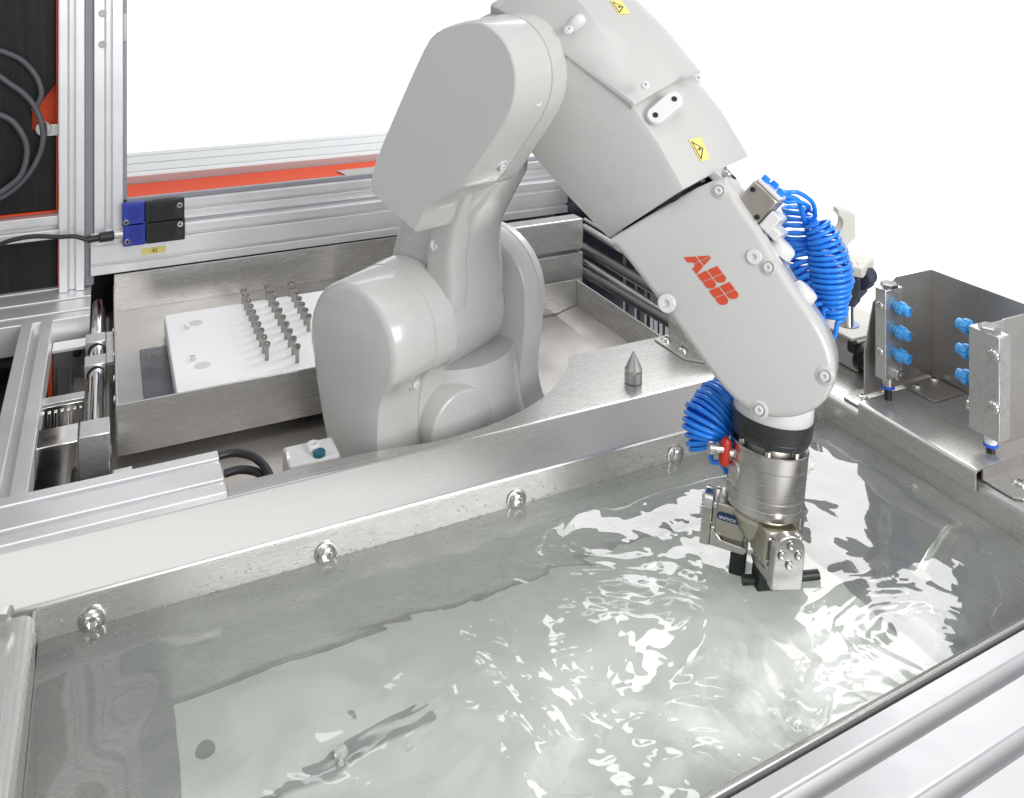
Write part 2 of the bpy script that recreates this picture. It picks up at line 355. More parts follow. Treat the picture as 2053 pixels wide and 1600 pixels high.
def water_mat():
    m = bpy.data.materials.new('tank_water'); m.use_nodes = True; nt = m.node_tree; N = nt.nodes; K = nt.links
    for n in list(N): N.remove(n)
    out = N.new('ShaderNodeOutputMaterial'); fr = N.new('ShaderNodeFresnel'); fr.inputs[0].default_value = 1.56
    gl = N.new('ShaderNodeBsdfGlossy'); gl.inputs['Roughness'].default_value = .015
    rf = N.new('ShaderNodeBsdfRefraction'); rf.inputs['IOR'].default_value = 1.33; rf.inputs['Roughness'].default_value = .02; rf.inputs['Color'].default_value = (.88, .905, .88, 1)
    tr = N.new('ShaderNodeBsdfTransparent'); tr.inputs[0].default_value = (.88, .905, .88, 1)
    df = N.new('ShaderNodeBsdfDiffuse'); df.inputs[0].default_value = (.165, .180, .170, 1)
    # milky aerated clouds, with the soft white reflection painted into the diffuse colour
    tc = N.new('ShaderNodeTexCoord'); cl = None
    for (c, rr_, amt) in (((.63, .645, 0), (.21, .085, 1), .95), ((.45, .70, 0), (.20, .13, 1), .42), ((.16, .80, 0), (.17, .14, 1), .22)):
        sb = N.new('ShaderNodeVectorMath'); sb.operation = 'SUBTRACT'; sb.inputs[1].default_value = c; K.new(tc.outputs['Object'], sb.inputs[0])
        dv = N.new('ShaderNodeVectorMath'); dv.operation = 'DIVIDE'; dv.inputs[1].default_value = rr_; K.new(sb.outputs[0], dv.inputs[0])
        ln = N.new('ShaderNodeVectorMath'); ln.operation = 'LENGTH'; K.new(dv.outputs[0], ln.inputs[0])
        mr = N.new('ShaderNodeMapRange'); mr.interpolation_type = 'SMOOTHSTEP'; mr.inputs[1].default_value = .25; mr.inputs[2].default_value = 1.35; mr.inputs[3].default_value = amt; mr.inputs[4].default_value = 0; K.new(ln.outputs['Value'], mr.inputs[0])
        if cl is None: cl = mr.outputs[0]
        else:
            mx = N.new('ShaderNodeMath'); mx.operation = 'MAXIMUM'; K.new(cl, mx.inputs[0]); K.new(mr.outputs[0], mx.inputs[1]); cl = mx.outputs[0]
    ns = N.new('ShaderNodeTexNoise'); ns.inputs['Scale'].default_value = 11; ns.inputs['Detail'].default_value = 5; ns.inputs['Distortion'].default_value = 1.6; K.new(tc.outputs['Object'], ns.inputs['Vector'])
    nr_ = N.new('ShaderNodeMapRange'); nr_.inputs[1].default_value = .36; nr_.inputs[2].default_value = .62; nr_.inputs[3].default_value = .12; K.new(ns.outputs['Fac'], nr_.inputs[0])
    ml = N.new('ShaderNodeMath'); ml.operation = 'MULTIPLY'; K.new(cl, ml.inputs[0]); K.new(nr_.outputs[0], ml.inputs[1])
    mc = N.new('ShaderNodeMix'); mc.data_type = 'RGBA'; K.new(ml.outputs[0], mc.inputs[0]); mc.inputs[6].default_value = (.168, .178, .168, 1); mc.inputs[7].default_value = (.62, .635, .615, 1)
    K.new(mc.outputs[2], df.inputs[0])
    m1 = N.new('ShaderNodeMixShader'); m1.inputs[0].default_value = .08   # refracted / straight
    m2 = N.new('ShaderNodeAddShader')   # light scattered by the murk is added
    m3 = N.new('ShaderNodeMixShader')
    K.new(rf.outputs[0], m1.inputs[1]); K.new(tr.outputs[0], m1.inputs[2])
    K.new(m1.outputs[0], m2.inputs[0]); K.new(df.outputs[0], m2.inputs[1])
    K.new(fr.outputs[0], m3.inputs[0]); K.new(m2.outputs[0], m3.inputs[1]); K.new(gl.outputs[0], m3.inputs[2])
    K.new(m3.outputs[0], out.inputs[0]); return m
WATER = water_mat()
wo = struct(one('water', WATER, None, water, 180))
if wo.data.polygons[0].normal.z < 0: wo.data.flip_normals()
# air bubbles and droplets along the back wall
def drops(bm):
    rnd = random.Random(3)
    for i in range(420):
        x = rnd.random() ** .9 * 1.0 - .05; k = rnd.random()
        c = Vector((x, YB - .0004 - (rnd.random() ** 2 * .05 if k < .45 else 0), .0004 + (rnd.random() ** 2.2 * .022 if k >= .45 else 0)))
        if k < .45: c.z = wave(c.x, c.y) + .0002
        r = rnd.uniform(.0005, .0014) * (1.5 if rnd.random() < .08 else 1)
        mtx = Matrix.Translation(c) @ Matrix.Scale(r, 4)
        bmesh.ops.create_icosphere(bm, subdivisions=1, radius=1, matrix=mtx)
DROP = mat('water_drop', (.93, .96, .95), 0, .03, trans=.85, ior=1.33)
o = struct(one('water_droplets', DROP, None, drops, 180), 'stuff'); tag(o, 'tiny clear droplets and bubbles along the back waterline', 'droplets')
def bubble(c, r):
    b = one('air_bubble', DROP, None, lambda bm: bmesh.ops.create_uvsphere(bm, u_segments=20, v_segments=12, radius=r, matrix=Matrix.Translation(c)), 180)
    return b
tag(bubble(Zp(684, 1510, .002), .0062), 'large clear air bubble floating left of the boiling patch', 'bubble', 'bubbles afloat')
tag(bubble(Zp(684, 1530, .002), .0028), 'small bubble just in front of the large air bubble', 'bubble', 'bubbles afloat')
tag(bubble(Zp(818, 1497, .002), .0036), 'clear bubble afloat beside the end of the dark hose', 'bubble', 'bubbles afloat')

# ================================================================== aluminium rails
M4 = .0485
X_, Y_ = Vector((1, 0, 0)), Vector((0, 1, 0))
fr0, fr1 = fa + fn * (fw + .0035), fb + fn * (fw + .0035)
tslot('front_rail', 'wide aluminium slotted rail along the front edge of the tank', fr0 + fn * .103 - UP * .0265, fr1 + fn * .103 - UP * .0265, fn, .206, .05, .0515, 't', ow=.0175, depth=.016, m=mat('satin_aluminium', (.60, .60, .61), .35, .46, var=.02, vscale=30, rvar=.05, bump=.02, bscale=300))
tslot('corner_rail', 'short aluminium rail with two slots lying behind the left end of the ledge', (-.60, 1.1265, .053), (.1285, 1.1265, .053), Y_, .097, .052, M4, 't', ow=.010)
tslot('side_rail', 'aluminium rail running back beside the linear drive at the far left', (-.108, 1.176, .053), (-.108, 1.728, .053), X_, .0485, .05, M4, 't', ow=.012)
tslot('cross_rail', 'aluminium rail across the foot of the left post', (-.9, 1.822, .051), (-.026, 1.822, .051), Y_, .192, .052, .064, 'tr', ow=.011)
YP = 1.86
def yx(u, v, y=YP): return Yp(u, v, y).x
pz0 = .078
xa, xb = yx(118, 560), yx(179, 560)
tslot('corner_post', 'upright slotted aluminium post beside the black foam panels', ((xa + xb) / 2 - .004, YP + .03, pz0), ((xa + xb) / 2 - .004, YP + .03, 1.05), X_, xb - xa - .008, .06, xb - xa, 'tb', ow=.013)
tag(box('groove_shade_strip', mat('groove_shade_grey', (.26, .27, .29), .1, .5), None, (xb, YP + .04, .56), (.0155, .05, .96), bevel=.001), 'dark grey strip standing in for the shaded groove between the two aluminium posts', 'strip')  # shade of the groove between the posts, put in as a dark strip
xc = yx(247, 300)
tslot('window_post', 'upright slotted aluminium post carrying the left edge of the window pane', ((xb + xc) / 2 + .004, YP + .036, .12), ((xb + xc) / 2 + .004, YP + .036, 1.05), X_, xc - xb - .008, .06, .5, 'tb', ow=.013)
for v in (27, 89):
    pp = Yp(206, v, YP + .004); screw(bpy.data.objects['window_post'], pp, (0, -1, 0), .007, 'flat', BOLT, 'bolt')
# the long beam behind the trays: lower two-slot rail, upper rail, gasket
zb0 = Yp(181, 555, YP).z; zb1 = zb0 + .079
tslot('long_beam', 'long two-slot aluminium beam with a yellow label, behind the steel trays', (yx(182, 520), YP + .02, (zb0 + zb1) / 2), (yx(1172, 415), YP + .02, (zb0 + zb1) / 2), UP, zb1 - zb0, .04, .0395, 'tb', ow=.006, depth=.008)
tslot('upper_beam', 'single-slot aluminium beam under the window pane', (yx(250, 420), YP + .047, zb1 + .0235), (yx(1172, 400), YP + .047, zb1 + .0235), UP, .039, .04, .039, 'tb', ow=.006, depth=.008)
tag(box('beam_cover_strip', mat('grey_strip', (.42, .43, .45), .2, .45), None, (.53, YP + .052, zb1 + .0020), (1.10, .05, .0038), bevel=.0005), 'grey cover strip between the two stacked beams', 'strip')
win = thing('window', 'clear window pane standing above the upper beam', 'window', (.6, YP + .05, zb1 + .06))
box('pane', GLASS, win, (.53, YP + .052, .66), (1.10, .004, .76), bevel=0)
box('bottom_gasket', mat('grey_gasket', (.30, .31, .34), 0, .5), win, (.53, YP + .048, zb1 + .0475), (1.10, .012, .0085))
box('side_gasket', MATS['grey_gasket'], win, (xc + .004, YP + .048, .60), (.007, .012, .9))
box('latch', mat('grey_latch', (.55, .56, .60), 0, .5), win, Yp(246, 55, YP + .04) + Vector((.004, 0, 0)), (.008, .012, .055), bevel=.003)
# beyond the window
tag(box('orange_deck', ORANGE, None, (.45, 2.205, .11), (1.2, .60, .02), bevel=.001), 'glossy orange sheet metal deck beyond the window', 'deck')
tslot('far_rail', 'pale aluminium rail at the far edge of the orange deck', (-.25, 2.665, .116), (1.05, 2.665, .116), Y_, .31, .048, .103, 't', ow=.014, m=mat('pale_aluminium', (.62, .63, .64), .3, .5))
prism('folded_plate', STEELD, None, [(.62, 2.20, .1215), (.95, 2.20, .1215), (.95, 2.42, .1215), (.58, 2.42, .1215)], (0, 0, .002)); tag(bpy.data.objects['folded_plate'], 'grey metal sheet lying on the orange deck', 'plate')
# black foam panels at the far left
def foam_panel(label, u0, v0, u1, v1, zbot, ztop):
    y = 1.905; a = Yp(u0, v0, y); x1 = Yp(u1, v0, y).x; x0 = x1 - .55
    t = thing('foam_panel', label, 'panel', ((x0 + x1) / 2, y, zbot), 'black foam panels')
    box('sheet', ORANGE, t, ((x0 + x1) / 2, y + .012, (zbot + ztop) / 2), (x1 - x0, .004, ztop - zbot))
    for c, s in ((((x0 + x1) / 2, y + .003, zbot + .002), (x1 - x0, .014, .004)), (((x0 + x1) / 2, y + .003, ztop - .002), (x1 - x0, .014, .004)), ((x1 - .002, y + .003, (zbot + ztop) / 2), (.004, .014, ztop - zbot - .009))):
        box('edge_strip', ORANGE, t, c, s, bevel=.0005)
    return t, x0, x1, y
zt = Yp(0, 437, 1.905).z
t1, fx0, fx1, fy = foam_panel('tall black foam panel edged in orange, behind the hanging grey cables', 0, 0, 117, 400, Yp(118, 424, 1.905).z, 1.05)
zb = Yp(118, 424, 1.905).z
hx, hz = fx1 - .045, Yp(90, 230, 1.905).z
def foamsheet(bm):
    x0, x1, z0, z1 = fx0, fx1 - .0045, zb + .0045, 1.045
    pts = [(x0, z0), (x1, z0), (x1, hz - .03), (hx, hz - .03), (hx, hz + .015), (hx + .02, hz + .03), (x1, hz + .06), (x1, z1), (x0, z1)]
    add_prism(bm, [(x, fy + .009, z) for x, z in pts], (0, -.009, 0))
one('foam', FOAM, t1, foamsheet, 35, .002)
bo = Yp(88, 257, fy); box('clamp_strip', ALUB, t1, Yp(104, 260, fy) + Vector((0, -.004, 0)), (.035, .004, .022))
screw(t1, bo + Vector((0, -.006, 0)), (0, -1, 0), .014, 'flat', BOLT, 'bolt')
z2a, z2b = Yp(118, 590, 1.905).z - .01, Yp(118, 473, 1.905).z
t2, fx0, fx1, fy = foam_panel('low black foam panel edged in orange, under the short cross bar', 0, 470, 120, 590, z2a, z2b)
box('foam', FOAM, t2, ((fx0 + fx1) / 2 - .002, fy + .004, (z2a + z2b) / 2), (fx1 - fx0 - .005, .011, z2b - z2a - .009), bevel=.002)
tslot('short_bar', 'short horizontal aluminium bar between the two foam panels', (-.75, 1.905, (zb + z2b) / 2), (xa - .001, 1.905, (zb + z2b) / 2), UP, zb - z2b - .003, .05, .06, 'tb', ow=.010)
for k, (lab, pts) in enumerate((('upper grey cable looping down past the foam panel bolt', [(-230, 60), (-120, 72), (-20, 98), (10, 105), (45, 122), (72, 152), (83, 185), (76, 208), (66, 222)]),
        ('longest grey cable, crossing in front of the bolt', [(-240, 70), (-120, 96), (-20, 142), (20, 168), (50, 190), (72, 218), (85, 255), (85, 290), (72, 325), (50, 358), (20, 385), (-20, 405), (-120, 440), (-240, 450)]),
        ('inner grey cable making the smallest loop on the foam panel', [(-240, 190), (-120, 212), (-20, 228), (5, 232), (30, 248), (50, 280), (54, 310), (45, 345), (25, 368), (-20, 395), (-120, 425), (-240, 432)]))):
    P = spline([Yp(u, v, 1.885 - .006 * k) for u, v in pts], 8)
    tag(tube('cable', RUBBER, None, P, .0052, 10), lab, 'cable', 'grey cables on the foam panel')
# safety switch and its cable
sw = thing('safety_switch', 'blue and black two-piece safety switch screwed on the beam', 'switch', Yp(305, 480, YP))
ax = (X_, Y_, UP)
def swpart(u0, v0, u1, v1, nm):
    a, b = Yp(u0, v0, YP - .02), Yp(u1, v1, YP - .02); hz_ = .0225
    x0, x1 = a.x, b.x; zc = a.z; xm = x0 + (x1 - x0) * .36
    body = box(nm, BLACK, sw, ((xm + x1) / 2, YP - .0115, zc), (x1 - xm, .019, hz_ * 2), bevel=.0025)
    head = box('blue_' + nm, BLUEP, sw, ((x0 + xm) / 2 - .0002, YP - .0115, zc), (xm - x0 - .0004, .019, hz_ * 2), bevel=.0025)
    for i in range(16): 
        x = xm + .008 + i * (x1 - xm - .026) / 15
        box('rib', BLACK, body, (x, YP - .0222, zc - .002), (.0018, .0028, .030), bevel=0)
        if i > 1: box('rib', BLACK, body, (x, YP - .0115, zc + hz_ + .0006), (.0016, .013, .0013), bevel=0)
    for i in range(6): box('rib', BLUEP, head, (x0 + .012 + i * .0042, YP - .0215, zc + .002), (.0018, .0028, .026), bevel=0)
    screw(sw, (x0 + .0075, YP - .021, zc - .013), (0, -1, 0), .0055, 'flat', BOLT, 'bolt'); screw(sw, (x1 - .009, YP - .021, zc + .009), (0, -1, 0), .0055, 'flat', BOLT, 'bolt')
    return x0, zc
swpart(245, 433, 370, 430, 'actuator')
x0, zc = swpart(247, 472, 371, 466, 'sensor')
cyl('connector', BOLT, sw, (x0 - .016, YP - .012, zc), (x0, YP - .012, zc), .007, 16)
cyl('plug', BLACK, sw, (x0 - .042, YP - .013, zc - .001), (x0 - .016, YP - .012, zc), .0095, 16, ch=.002)
cyl('strain_relief', BLACK, sw, (x0 - .062, YP - .014, zc - .002), (x0 - .042, YP - .013, zc - .001), .0065, 16)
cp = [Vector((x0 - .062, YP - .014, zc - .002))] + [Yp(u, v, YP - .014) for u, v in ((150, 474), (120, 475), (70, 474), (30, 480), (0, 490), (-30, 505))]
tag(tube('switch_cable', BLACK, None, spline(cp, 8), .0042, 10), 'black cable running left from the safety switch', 'cable')
def textmesh(name, txt, size, origin, X, Yv, m, parent, thick=.0002):
    cu = bpy.data.curves.new(name, 'FONT'); cu.body = txt; cu.size = size; cu.extrude = thick; cu.align_x = 'CENTER'; cu.align_y = 'CENTER'
    to = bpy.data.objects.new(name + '_tmp', cu); COL.objects.link(to)
    dg = bpy.context.evaluated_depsgraph_get(); me = bpy.data.meshes.new_from_object(to.evaluated_get(dg)); bpy.data.objects.remove(to)
    X = X.normalized(); Zv = X.cross(Yv).normalized(); Yv = Zv.cross(X)
    me.transform(Matrix.Translation(Vector(origin)) @ Matrix((X, Yv, Zv)).transposed().to_4x4()); me.materials.clear()
    return link(name, me, m, parent)
lp = Yp(308, 502, YP - .0004)
lab = tag(box('beam_label', YEL, None, lp, (.044, .0008, .013), bevel=0), 'small yellow label reading -B2 on the long beam', 'label')
textmesh('print', '-B2', .009, lp - Vector((-.001, .0008, 0)), X_, UP, INK, lab)

# ================================================================== trays behind the robot
tr = thing('pin_tray', 'open stainless tray behind the robot holding the white pin plate', 'tray', (.25, 1.6, .008))
tx0, tx1, ty0, ty1, tz0, tz1 = .014, .62, 1.35, 1.855, .030, .081
box('front_wall', STEEL, tr, ((tx0 + tx1) / 2, ty0, .0445), (tx1 - tx0, .003, .073), bevel=.0008)
box('left_wall', STEELY, tr, (tx0, (ty0 + ty1) / 2 + .002, .0445), (.003, ty1 - ty0 - .001, .073), bevel=.0008)
box('back_wall', STEEL, tr, ((tx0 + tx1) / 2, ty1, .063), (tx1 - tx0, .003, .074), bevel=.0008)
box('floor', STEELD, tr, ((tx0 + tx1) / 2, (ty0 + ty1) / 2, .0265), (tx1 - tx0 - .004, ty1 - ty0 - .004, .005), bevel=.0005)
box('recessed_plate', mat('dark_worn_plate', (.16, .165, .18), .8, .35, var=.35, vscale=18, rvar=.12), tr, (.115, 1.515, .0300), (.125, .27, .003), bevel=.002)
for (u, v) in ((205, 565), (205, 608), (207, 645), (209, 728)):
    pass
for y in (1.40, 1.47, 1.56, 1.66): cyl('rivet', BOLT, tr, (tx0 - .004, y, .066), (tx0 - .0015, y, .066), .006, 12)
pl = thing('pin_plate', 'thick white plastic plate lying in the steel tray', 'plate', (.25, 1.55, .034))
px0, px1, py0, py1, pz = .0955, .40, 1.385, 1.712, .061
box('plate', POM, pl, ((px0 + px1) / 2, (py0 + py1) / 2, pz - .0135), (px1 - px0, py1 - py0, .027), bevel=.002)
for (u, v) in ((392, 648), (406, 733)):
    c = Zp(u, v, pz)
    cyl('finger_hole', mat('white_hole', (.62, .62, .63), 0, .5), pl, (c.x, c.y, pz + .0002), (c.x, c.y, pz + .0006), .0125, 28, ch=0)
for (u, v) in ((375, 659), (388, 722)):
    c = Zp(u, v, pz); cyl('dowel', CHROME, pl, (c.x, c.y, pz), (c.x, c.y, pz + .007), .0045, 16)
pin_me = None
def pin_at(x, y, lab):
    global pin_me
    if pin_me is None:
        bm = bmesh.new(); add_lathe(bm, (0, 0, 0), UP, [(0, .0034), (.018, .0030), (.020, .0038), (.0225, .0052), (.027, .0056), (.029, .0046), (.0292, .0020), (.026, .0018)], 14)
        o = finish('test_pin', bm, mat('dull_pin_steel', (.36, .34, .32), 1, .25), None, 40); pin_me = o.data
    else:
        o = bpy.data.objects.new('test_pin', pin_me); COL.objects.link(o)
    o.location = (x, y, pz); tag(o, lab, 'pin', 'pins on the white plate'); return o
ordn = ['nearest', 'second', 'third', 'fourth', 'fifth', 'sixth', 'seventh', 'eighth', 'ninth', 'farthest']
rows = [((535, 722), (488, 609), 10, 'left'), ((596, 727), (536, 601), 10, 'middle'), ((640, 705), (582, 594), 10, 'right')]
for (a, b, n, nm) in rows:
    A, B_ = Zp(*a, pz), Zp(*b, pz)
    for i in range(n):
        if nm == 'right' and i < 3: continue
        p = A.lerp(B_, i / (n - 1))
        where = ordn[i] if i in (0, 9) else ordn[i] + ' nearest'
        pin_at(p.x, p.y, f'{where} steel pin in the {nm} row of the white plate' if nm != 'right' else f'{where} place steel pin in the right row, beside the robot shoulder')
# deep right tray
rt = thing('deep_tray', 'deep empty stainless tray to the right behind the robot', 'tray', (.7, 1.35, -.01))
rx, ryb, rz0, rz1 = .868, 1.565, -.006, .055
box('right_wall', STEELY, rt, (rx, (1.10 + ryb) / 2, (rz0 + rz1) / 2), (.003, ryb - 1.10, rz1 - rz0 + .004), bevel=.0008)
box('back_wall', STEEL, rt, (.72, ryb + .002, (rz0 + rz1) / 2 + .002), (.32, .003, rz1 - rz0), bevel=.0008)
box('floor', STEELD, rt, (.715, (1.10 + ryb) / 2, rz0 - .002), (.302, ryb - 1.10, .004), bevel=.0005)
def chan(bm):
    add_prism(bm, [(rx - .002, 1.11, rz0), (rx - .002, 1.11, rz0 + .012), (rx - .045, 1.11, rz0 + .001), (rx - .05, 1.11, rz0)], (0, ryb - 1.112, 0))
one('floor_fold', STEELD, rt, chan, 20)
def drawer(nm, lab, v0, v1, yy):
    a, b = Yp(1170, v0, yy), Yp(1170, v1, yy)
    tag(box(nm, STEEL, None, (a.x - .19, yy + .02, (a.z + b.z) / 2), (.38, .04, a.z - b.z), bevel=.003), lab, 'box', 'steel boxes behind the robot')
drawer('steel_box', 'upper steel box behind the robot, under the long beam', 438, 499, 1.60)
drawer('steel_box', 'lower steel box behind the robot, at the back of the deep tray', 505, 566, 1.60)
# machine bed under everything behind the ledge
tag(box('machine_bed', mat('dull_bed_steel', (.42, .39, .36), .4, .42, var=.1, vscale=6, rvar=.08), None, (.45, 1.56, -.020), (1.0, .90, .01), bevel=.001), 'dull steel machine bed below the trays and robot foot', 'bed')
tag(box('left_pit', DARK, None, (-.385, 1.5, -.06), (.65, .9, .02), bevel=.001), 'black floor of the pit left of the side rail', 'panel')
tag(box('backing_board', DARK, None, (.45, 1.99, -.06), (1.7, .02, .30), bevel=.001), 'dark backing board under the long beam', 'board')
# ================================================================== robot arm
rob = thing('robot_arm', 'light grey six-axis robot arm reaching over the tank', 'robot', L(-.06, .03, -.07))
def sect(bm, secs, cap=True):
    add_loft(bm, [[L(a, s, b) for a, b in pts] for s, pts in secs], cap)
def smooth2(pts, k=4): return [(v.x, v.y) for v in spline([Vector(p) for p in pts], k, True)]
def smooth_open(pts, k=4): return [(v.x, v.y) for v in spline([Vector(p) for p in pts], k)]
C2 = (-.067, .174); C3 = (.1, .54)
# --- shoulder cover (left cheek)
def cheek(R, dr=0.0):
    a = [(C2[0] + R * math.cos(t), C2[1] + R * math.sin(t)) for t in [math.radians(190 - 10 * i) for i in range(21)]]   # 190 -> -10
    right = smooth_open([(C2[0] + R * math.cos(math.radians(-20)), C2[1] + R * math.sin(math.radians(-20))), (.006 + dr, .134), (-.006 + dr, .116), (-.012 + dr, .085), (-.013 + dr, .04), (-.014 + dr, -.02), (-.018 + dr, -.06)], 3)
    left = smooth_open([(-.108 - dr, -.06), (-.113 - dr, .01), (-.128 - dr, .06), (-.141 - dr, .11), (C2[0] + R * math.cos(math.radians(200)), C2[1] + R * math.sin(math.radians(200)))], 3)
    return a + right + left
sc = one('shoulder_cover', PAINT, rob, lambda bm: sect(bm, [(-.172, offset2(cheek(.086), -.010)), (-.1705, offset2(cheek(.086), -.003)), (-.166, cheek(.087)), (-.10, cheek(.0905, .002)), (-.099, cheek(.0895, .001)), (-.097, cheek(.0895, .001)), (-.096, cheek(.0915, .003)), (-.058, cheek(.094, .006)), (-.056, cheek(.092, .004))]), 42)
# --- barrel between the cheeks and right ring
one('shoulder_barrel', PAINT, rob, lambda bm: add_lathe(bm, L(C2[0], -.057, C2[1]), RN, [(0, .0835), (.118, .0835), (.124, .081), (.136, .070), (.150, .062)], 64), 40)
def ringo(R, fl=0.0):
    c = (-.058, .180)
    a = [(c[0] + R * math.cos(t), c[1] + R * math.sin(t)) for t in [math.radians(200 - 10 * i) for i in range(22)]]
    right = smooth_open([(.036 + fl, .145), (.030 + fl, .10), (.026 + fl, .06), (.034 + fl, .025), (.050 + fl, -.005), (.052 + fl, -.06)], 3)
    left = smooth_open([(-.17, -.06), (-.16, .02), (-.152, .10), (-.151, .14)], 3)
    return a + right + left
one('shoulder_yoke', PAINTW, rob, lambda bm: sect(bm, [(.092, offset2(ringo(.092), -.012)), (.093, ringo(.092, -.002)), (.100, ringo(.0985)), (.118, ringo(.1005)), (.119, ringo(.0985)), (.121, ringo(.0985)), (.122, ringo(.1005)), (.138, ringo(.098)), (.142, offset2(ringo(.096), -.004))]), 42)
one('base_column', PAINT, rob, lambda bm: add_lathe(bm, L(-.062, .028, -.07), UP, [(0, .128), (.06, .125), (.085, .120), (.11, .112), (.135, .108), (.16, .104), (.185, .098)], 64), 50)
one('base_cap', PAINT, rob, lambda bm: add_lathe(bm, L(-.06, -.030, .046), RR * .97 - RN * .24, [(0, .052), (.0945, .052), (.0965, .0505), (.0972, .047)], 56), 45)
screw(rob, L(.0345, -.035, .022), RR * .97 - RN * .24, .0055, 'button', PAINTW, 'cover_screw')
# foot with connector plate, left of the base
def footp(bm): add_box(bm, Zp(618, 905, .062) + Vector((.004, 0, -.02)), (.066, .05, .04))
one('foot', PAINTW, rob, footp, 35, .004, 3)
fpz = Zp(628, 902, .0625)
screw(rob, fpz, UP, .009, 'socket', PAINTW, 'cover_screw')
cyl('connector', mat('teal_plug', (.01, .12, .16), .2, .3), rob, Zp(640, 913, .062), Zp(640, 913, .062) + UP * .006, .008, 16)
cyl('side_plug', PAINTW, rob, Zp(572, 917, .06), Zp(580, 915, .06) , .008, 16)
# --- lower arm
def rrect(cr, cz, d, w, s0, s1, k=.35, n=40):
    # superellipse section: across direction d in the (r,z) plane, and s
    out = []; e = 2 / 4.2
    for i in range(n):
        a = 2 * math.pi * i / n; c, s_ = math.cos(a), math.sin(a)
        x = math.copysign(abs(c) ** e, c) * w / 2; y = math.copysign(abs(s_) ** e, s_) * (s1 - s0) / 2
        out.append(L(cr + d[0] * x, (s0 + s1) / 2 + y, cz + d[1] * x))
    return out
def lower(bm):
    st = [(-.064, .19, (1, 0), .158, -.055, .087), (-.058, .235, (1, 0), .150, -.055, .085), (-.045, .285, (.98, -.2), .128, -.058, .075), (-.022, .335, (.94, -.35), .120, -.075, .055), (.010, .385, (.91, -.41), .132, -.088, .038), (.045, .44, (.91, -.41), .150, -.092, .012), (.075, .50, (.91, -.41), .150, -.095, -.025), (.09, .53, (.91, -.41), .12, -.095, -.045)]
    add_loft(bm, [rrect(*a) for a in st])
one('lower_arm', PAINT, rob, lower, 60)
def armrib(bm): add_loft(bm, [rrect(*a_) for a_ in [(-.012, .205, (1, 0), .06, -.060, -.020), (-.004, .24, (1, 0), .056, -.064, -.024), (.0, .285, (.98, -.2), .052, -.070, -.028), (.018, .335, (.94, -.35), .052, -.082, -.036), (.048, .385, (.91, -.41), .05, -.092, -.052), (.07, .42, (.91, -.41), .04, -.094, -.06)]])
one('arm_rib', PAINT, rob, armrib, 60)
# --- elbow cover traced from its face
ef = [(385, 178), (470, 132), (600, 110), (660, 132), (730, 188), (780, 278), (805, 380), (800, 490), (770, 600), (665, 755), (560, 910), (530, 962), (440, 1000), (372, 1035), (330, 1085), (305, 1150), (285, 1185), (175, 1088), (65, 985), (58, 920), (110, 770), (225, 500), (352, 215)]
SE = -.150
f2 = [rz(Sp(*z4(*p), SE)) for p in ef]
fs = []
for i in range(len(f2)):          # keep the three lower corners crisp, round the rest
    a, b = Vector(f2[i]), Vector(f2[(i + 1) % len(f2)])
    fs += [tuple(a), tuple(a.lerp(b, .5))]
def relax(p, it, lock=()):
    for _ in range(it): p = [p[i] if i in lock else ((p[i - 1][0] + 2 * p[i][0] + p[(i + 1) % len(p)][0]) / 4, (p[i - 1][1] + 2 * p[i][1] + p[(i + 1) % len(p)][1]) / 4) for i in range(len(p))]
    return p
fs = relax(fs, 2, (32, 36))
one('elbow_cover', PAINT, rob, lambda bm: sect(bm, [(SE, offset2(fs, -.0004)), (SE + .0012, offset2(fs, .0016)), (SE + .006, offset2(fs, .0030)), (SE + .066, offset2(fs, .0075)), (SE + .0665, offset2(fs, .0065)), (SE + .068, offset2(fs, .0065)), (SE + .0685, offset2(fs, .0085)), (SE + .103, offset2(fs, .009)), (SE + .106, offset2(fs, .005))]), 24)
# --- upper arm: turned housing at the elbow, faceted body, bolted lid
Q = (.795, -.607); P_ = (.607, .795)
def tp(t, p): return (C3[0] + Q[0] * t + P_[0] * p, C3[1] + Q[1] * t + P_[1] * p)
def ring_tp(t, poly, lean=0.0): return [L(tp(t + lean * p, p)[0], s, tp(t + lean * p, p)[1]) for p, s in poly]
one('elbow_housing', PAINT, rob, lambda bm: add_lathe(bm, L(C3[0] + .002, -.043, C3[1] - .002), RN, [(0, .094), (.004, .097), (.115, .097), (.125, .088)], 64), 45)
def body_poly(bot, rid, top): return [(bot, -.022), (bot + .012, -.044), (bot + .03, -.050), (rid - .008, -.050), (rid, -.047), (rid + (top - rid) * .45, -.012), (top - .004, .018), (top, .028), (top, .082), (top - .012, .094), (bot + .02, .094), (bot, .07)]
one('upper_arm', PAINT, rob, lambda bm: add_loft(bm, [ring_tp(-.02, body_poly(-.035, .085, .10)), ring_tp(.05, body_poly(-.055, .10, .13)), ring_tp(.12, body_poly(-.060, .105, .140)), ring_tp(.17, body_poly(-.061, .110, .143)), ring_tp(.215, body_poly(-.0595, .098, .132), .1), ring_tp(.2555, body_poly(-.058, .080, .112), .28), ring_tp(.258, body_poly(-.056, .078, .110), .28)]), 28)
def lid_poly(lo, rid, top): return [(lo - .03, -.030), (lo, -.0525), (lo + .004, -.0525), (rid, -.032), (top - .006, .014), (top, .026), (top, .084), (top - .012, .097), (lo, .097), (lo - .03, .07)]
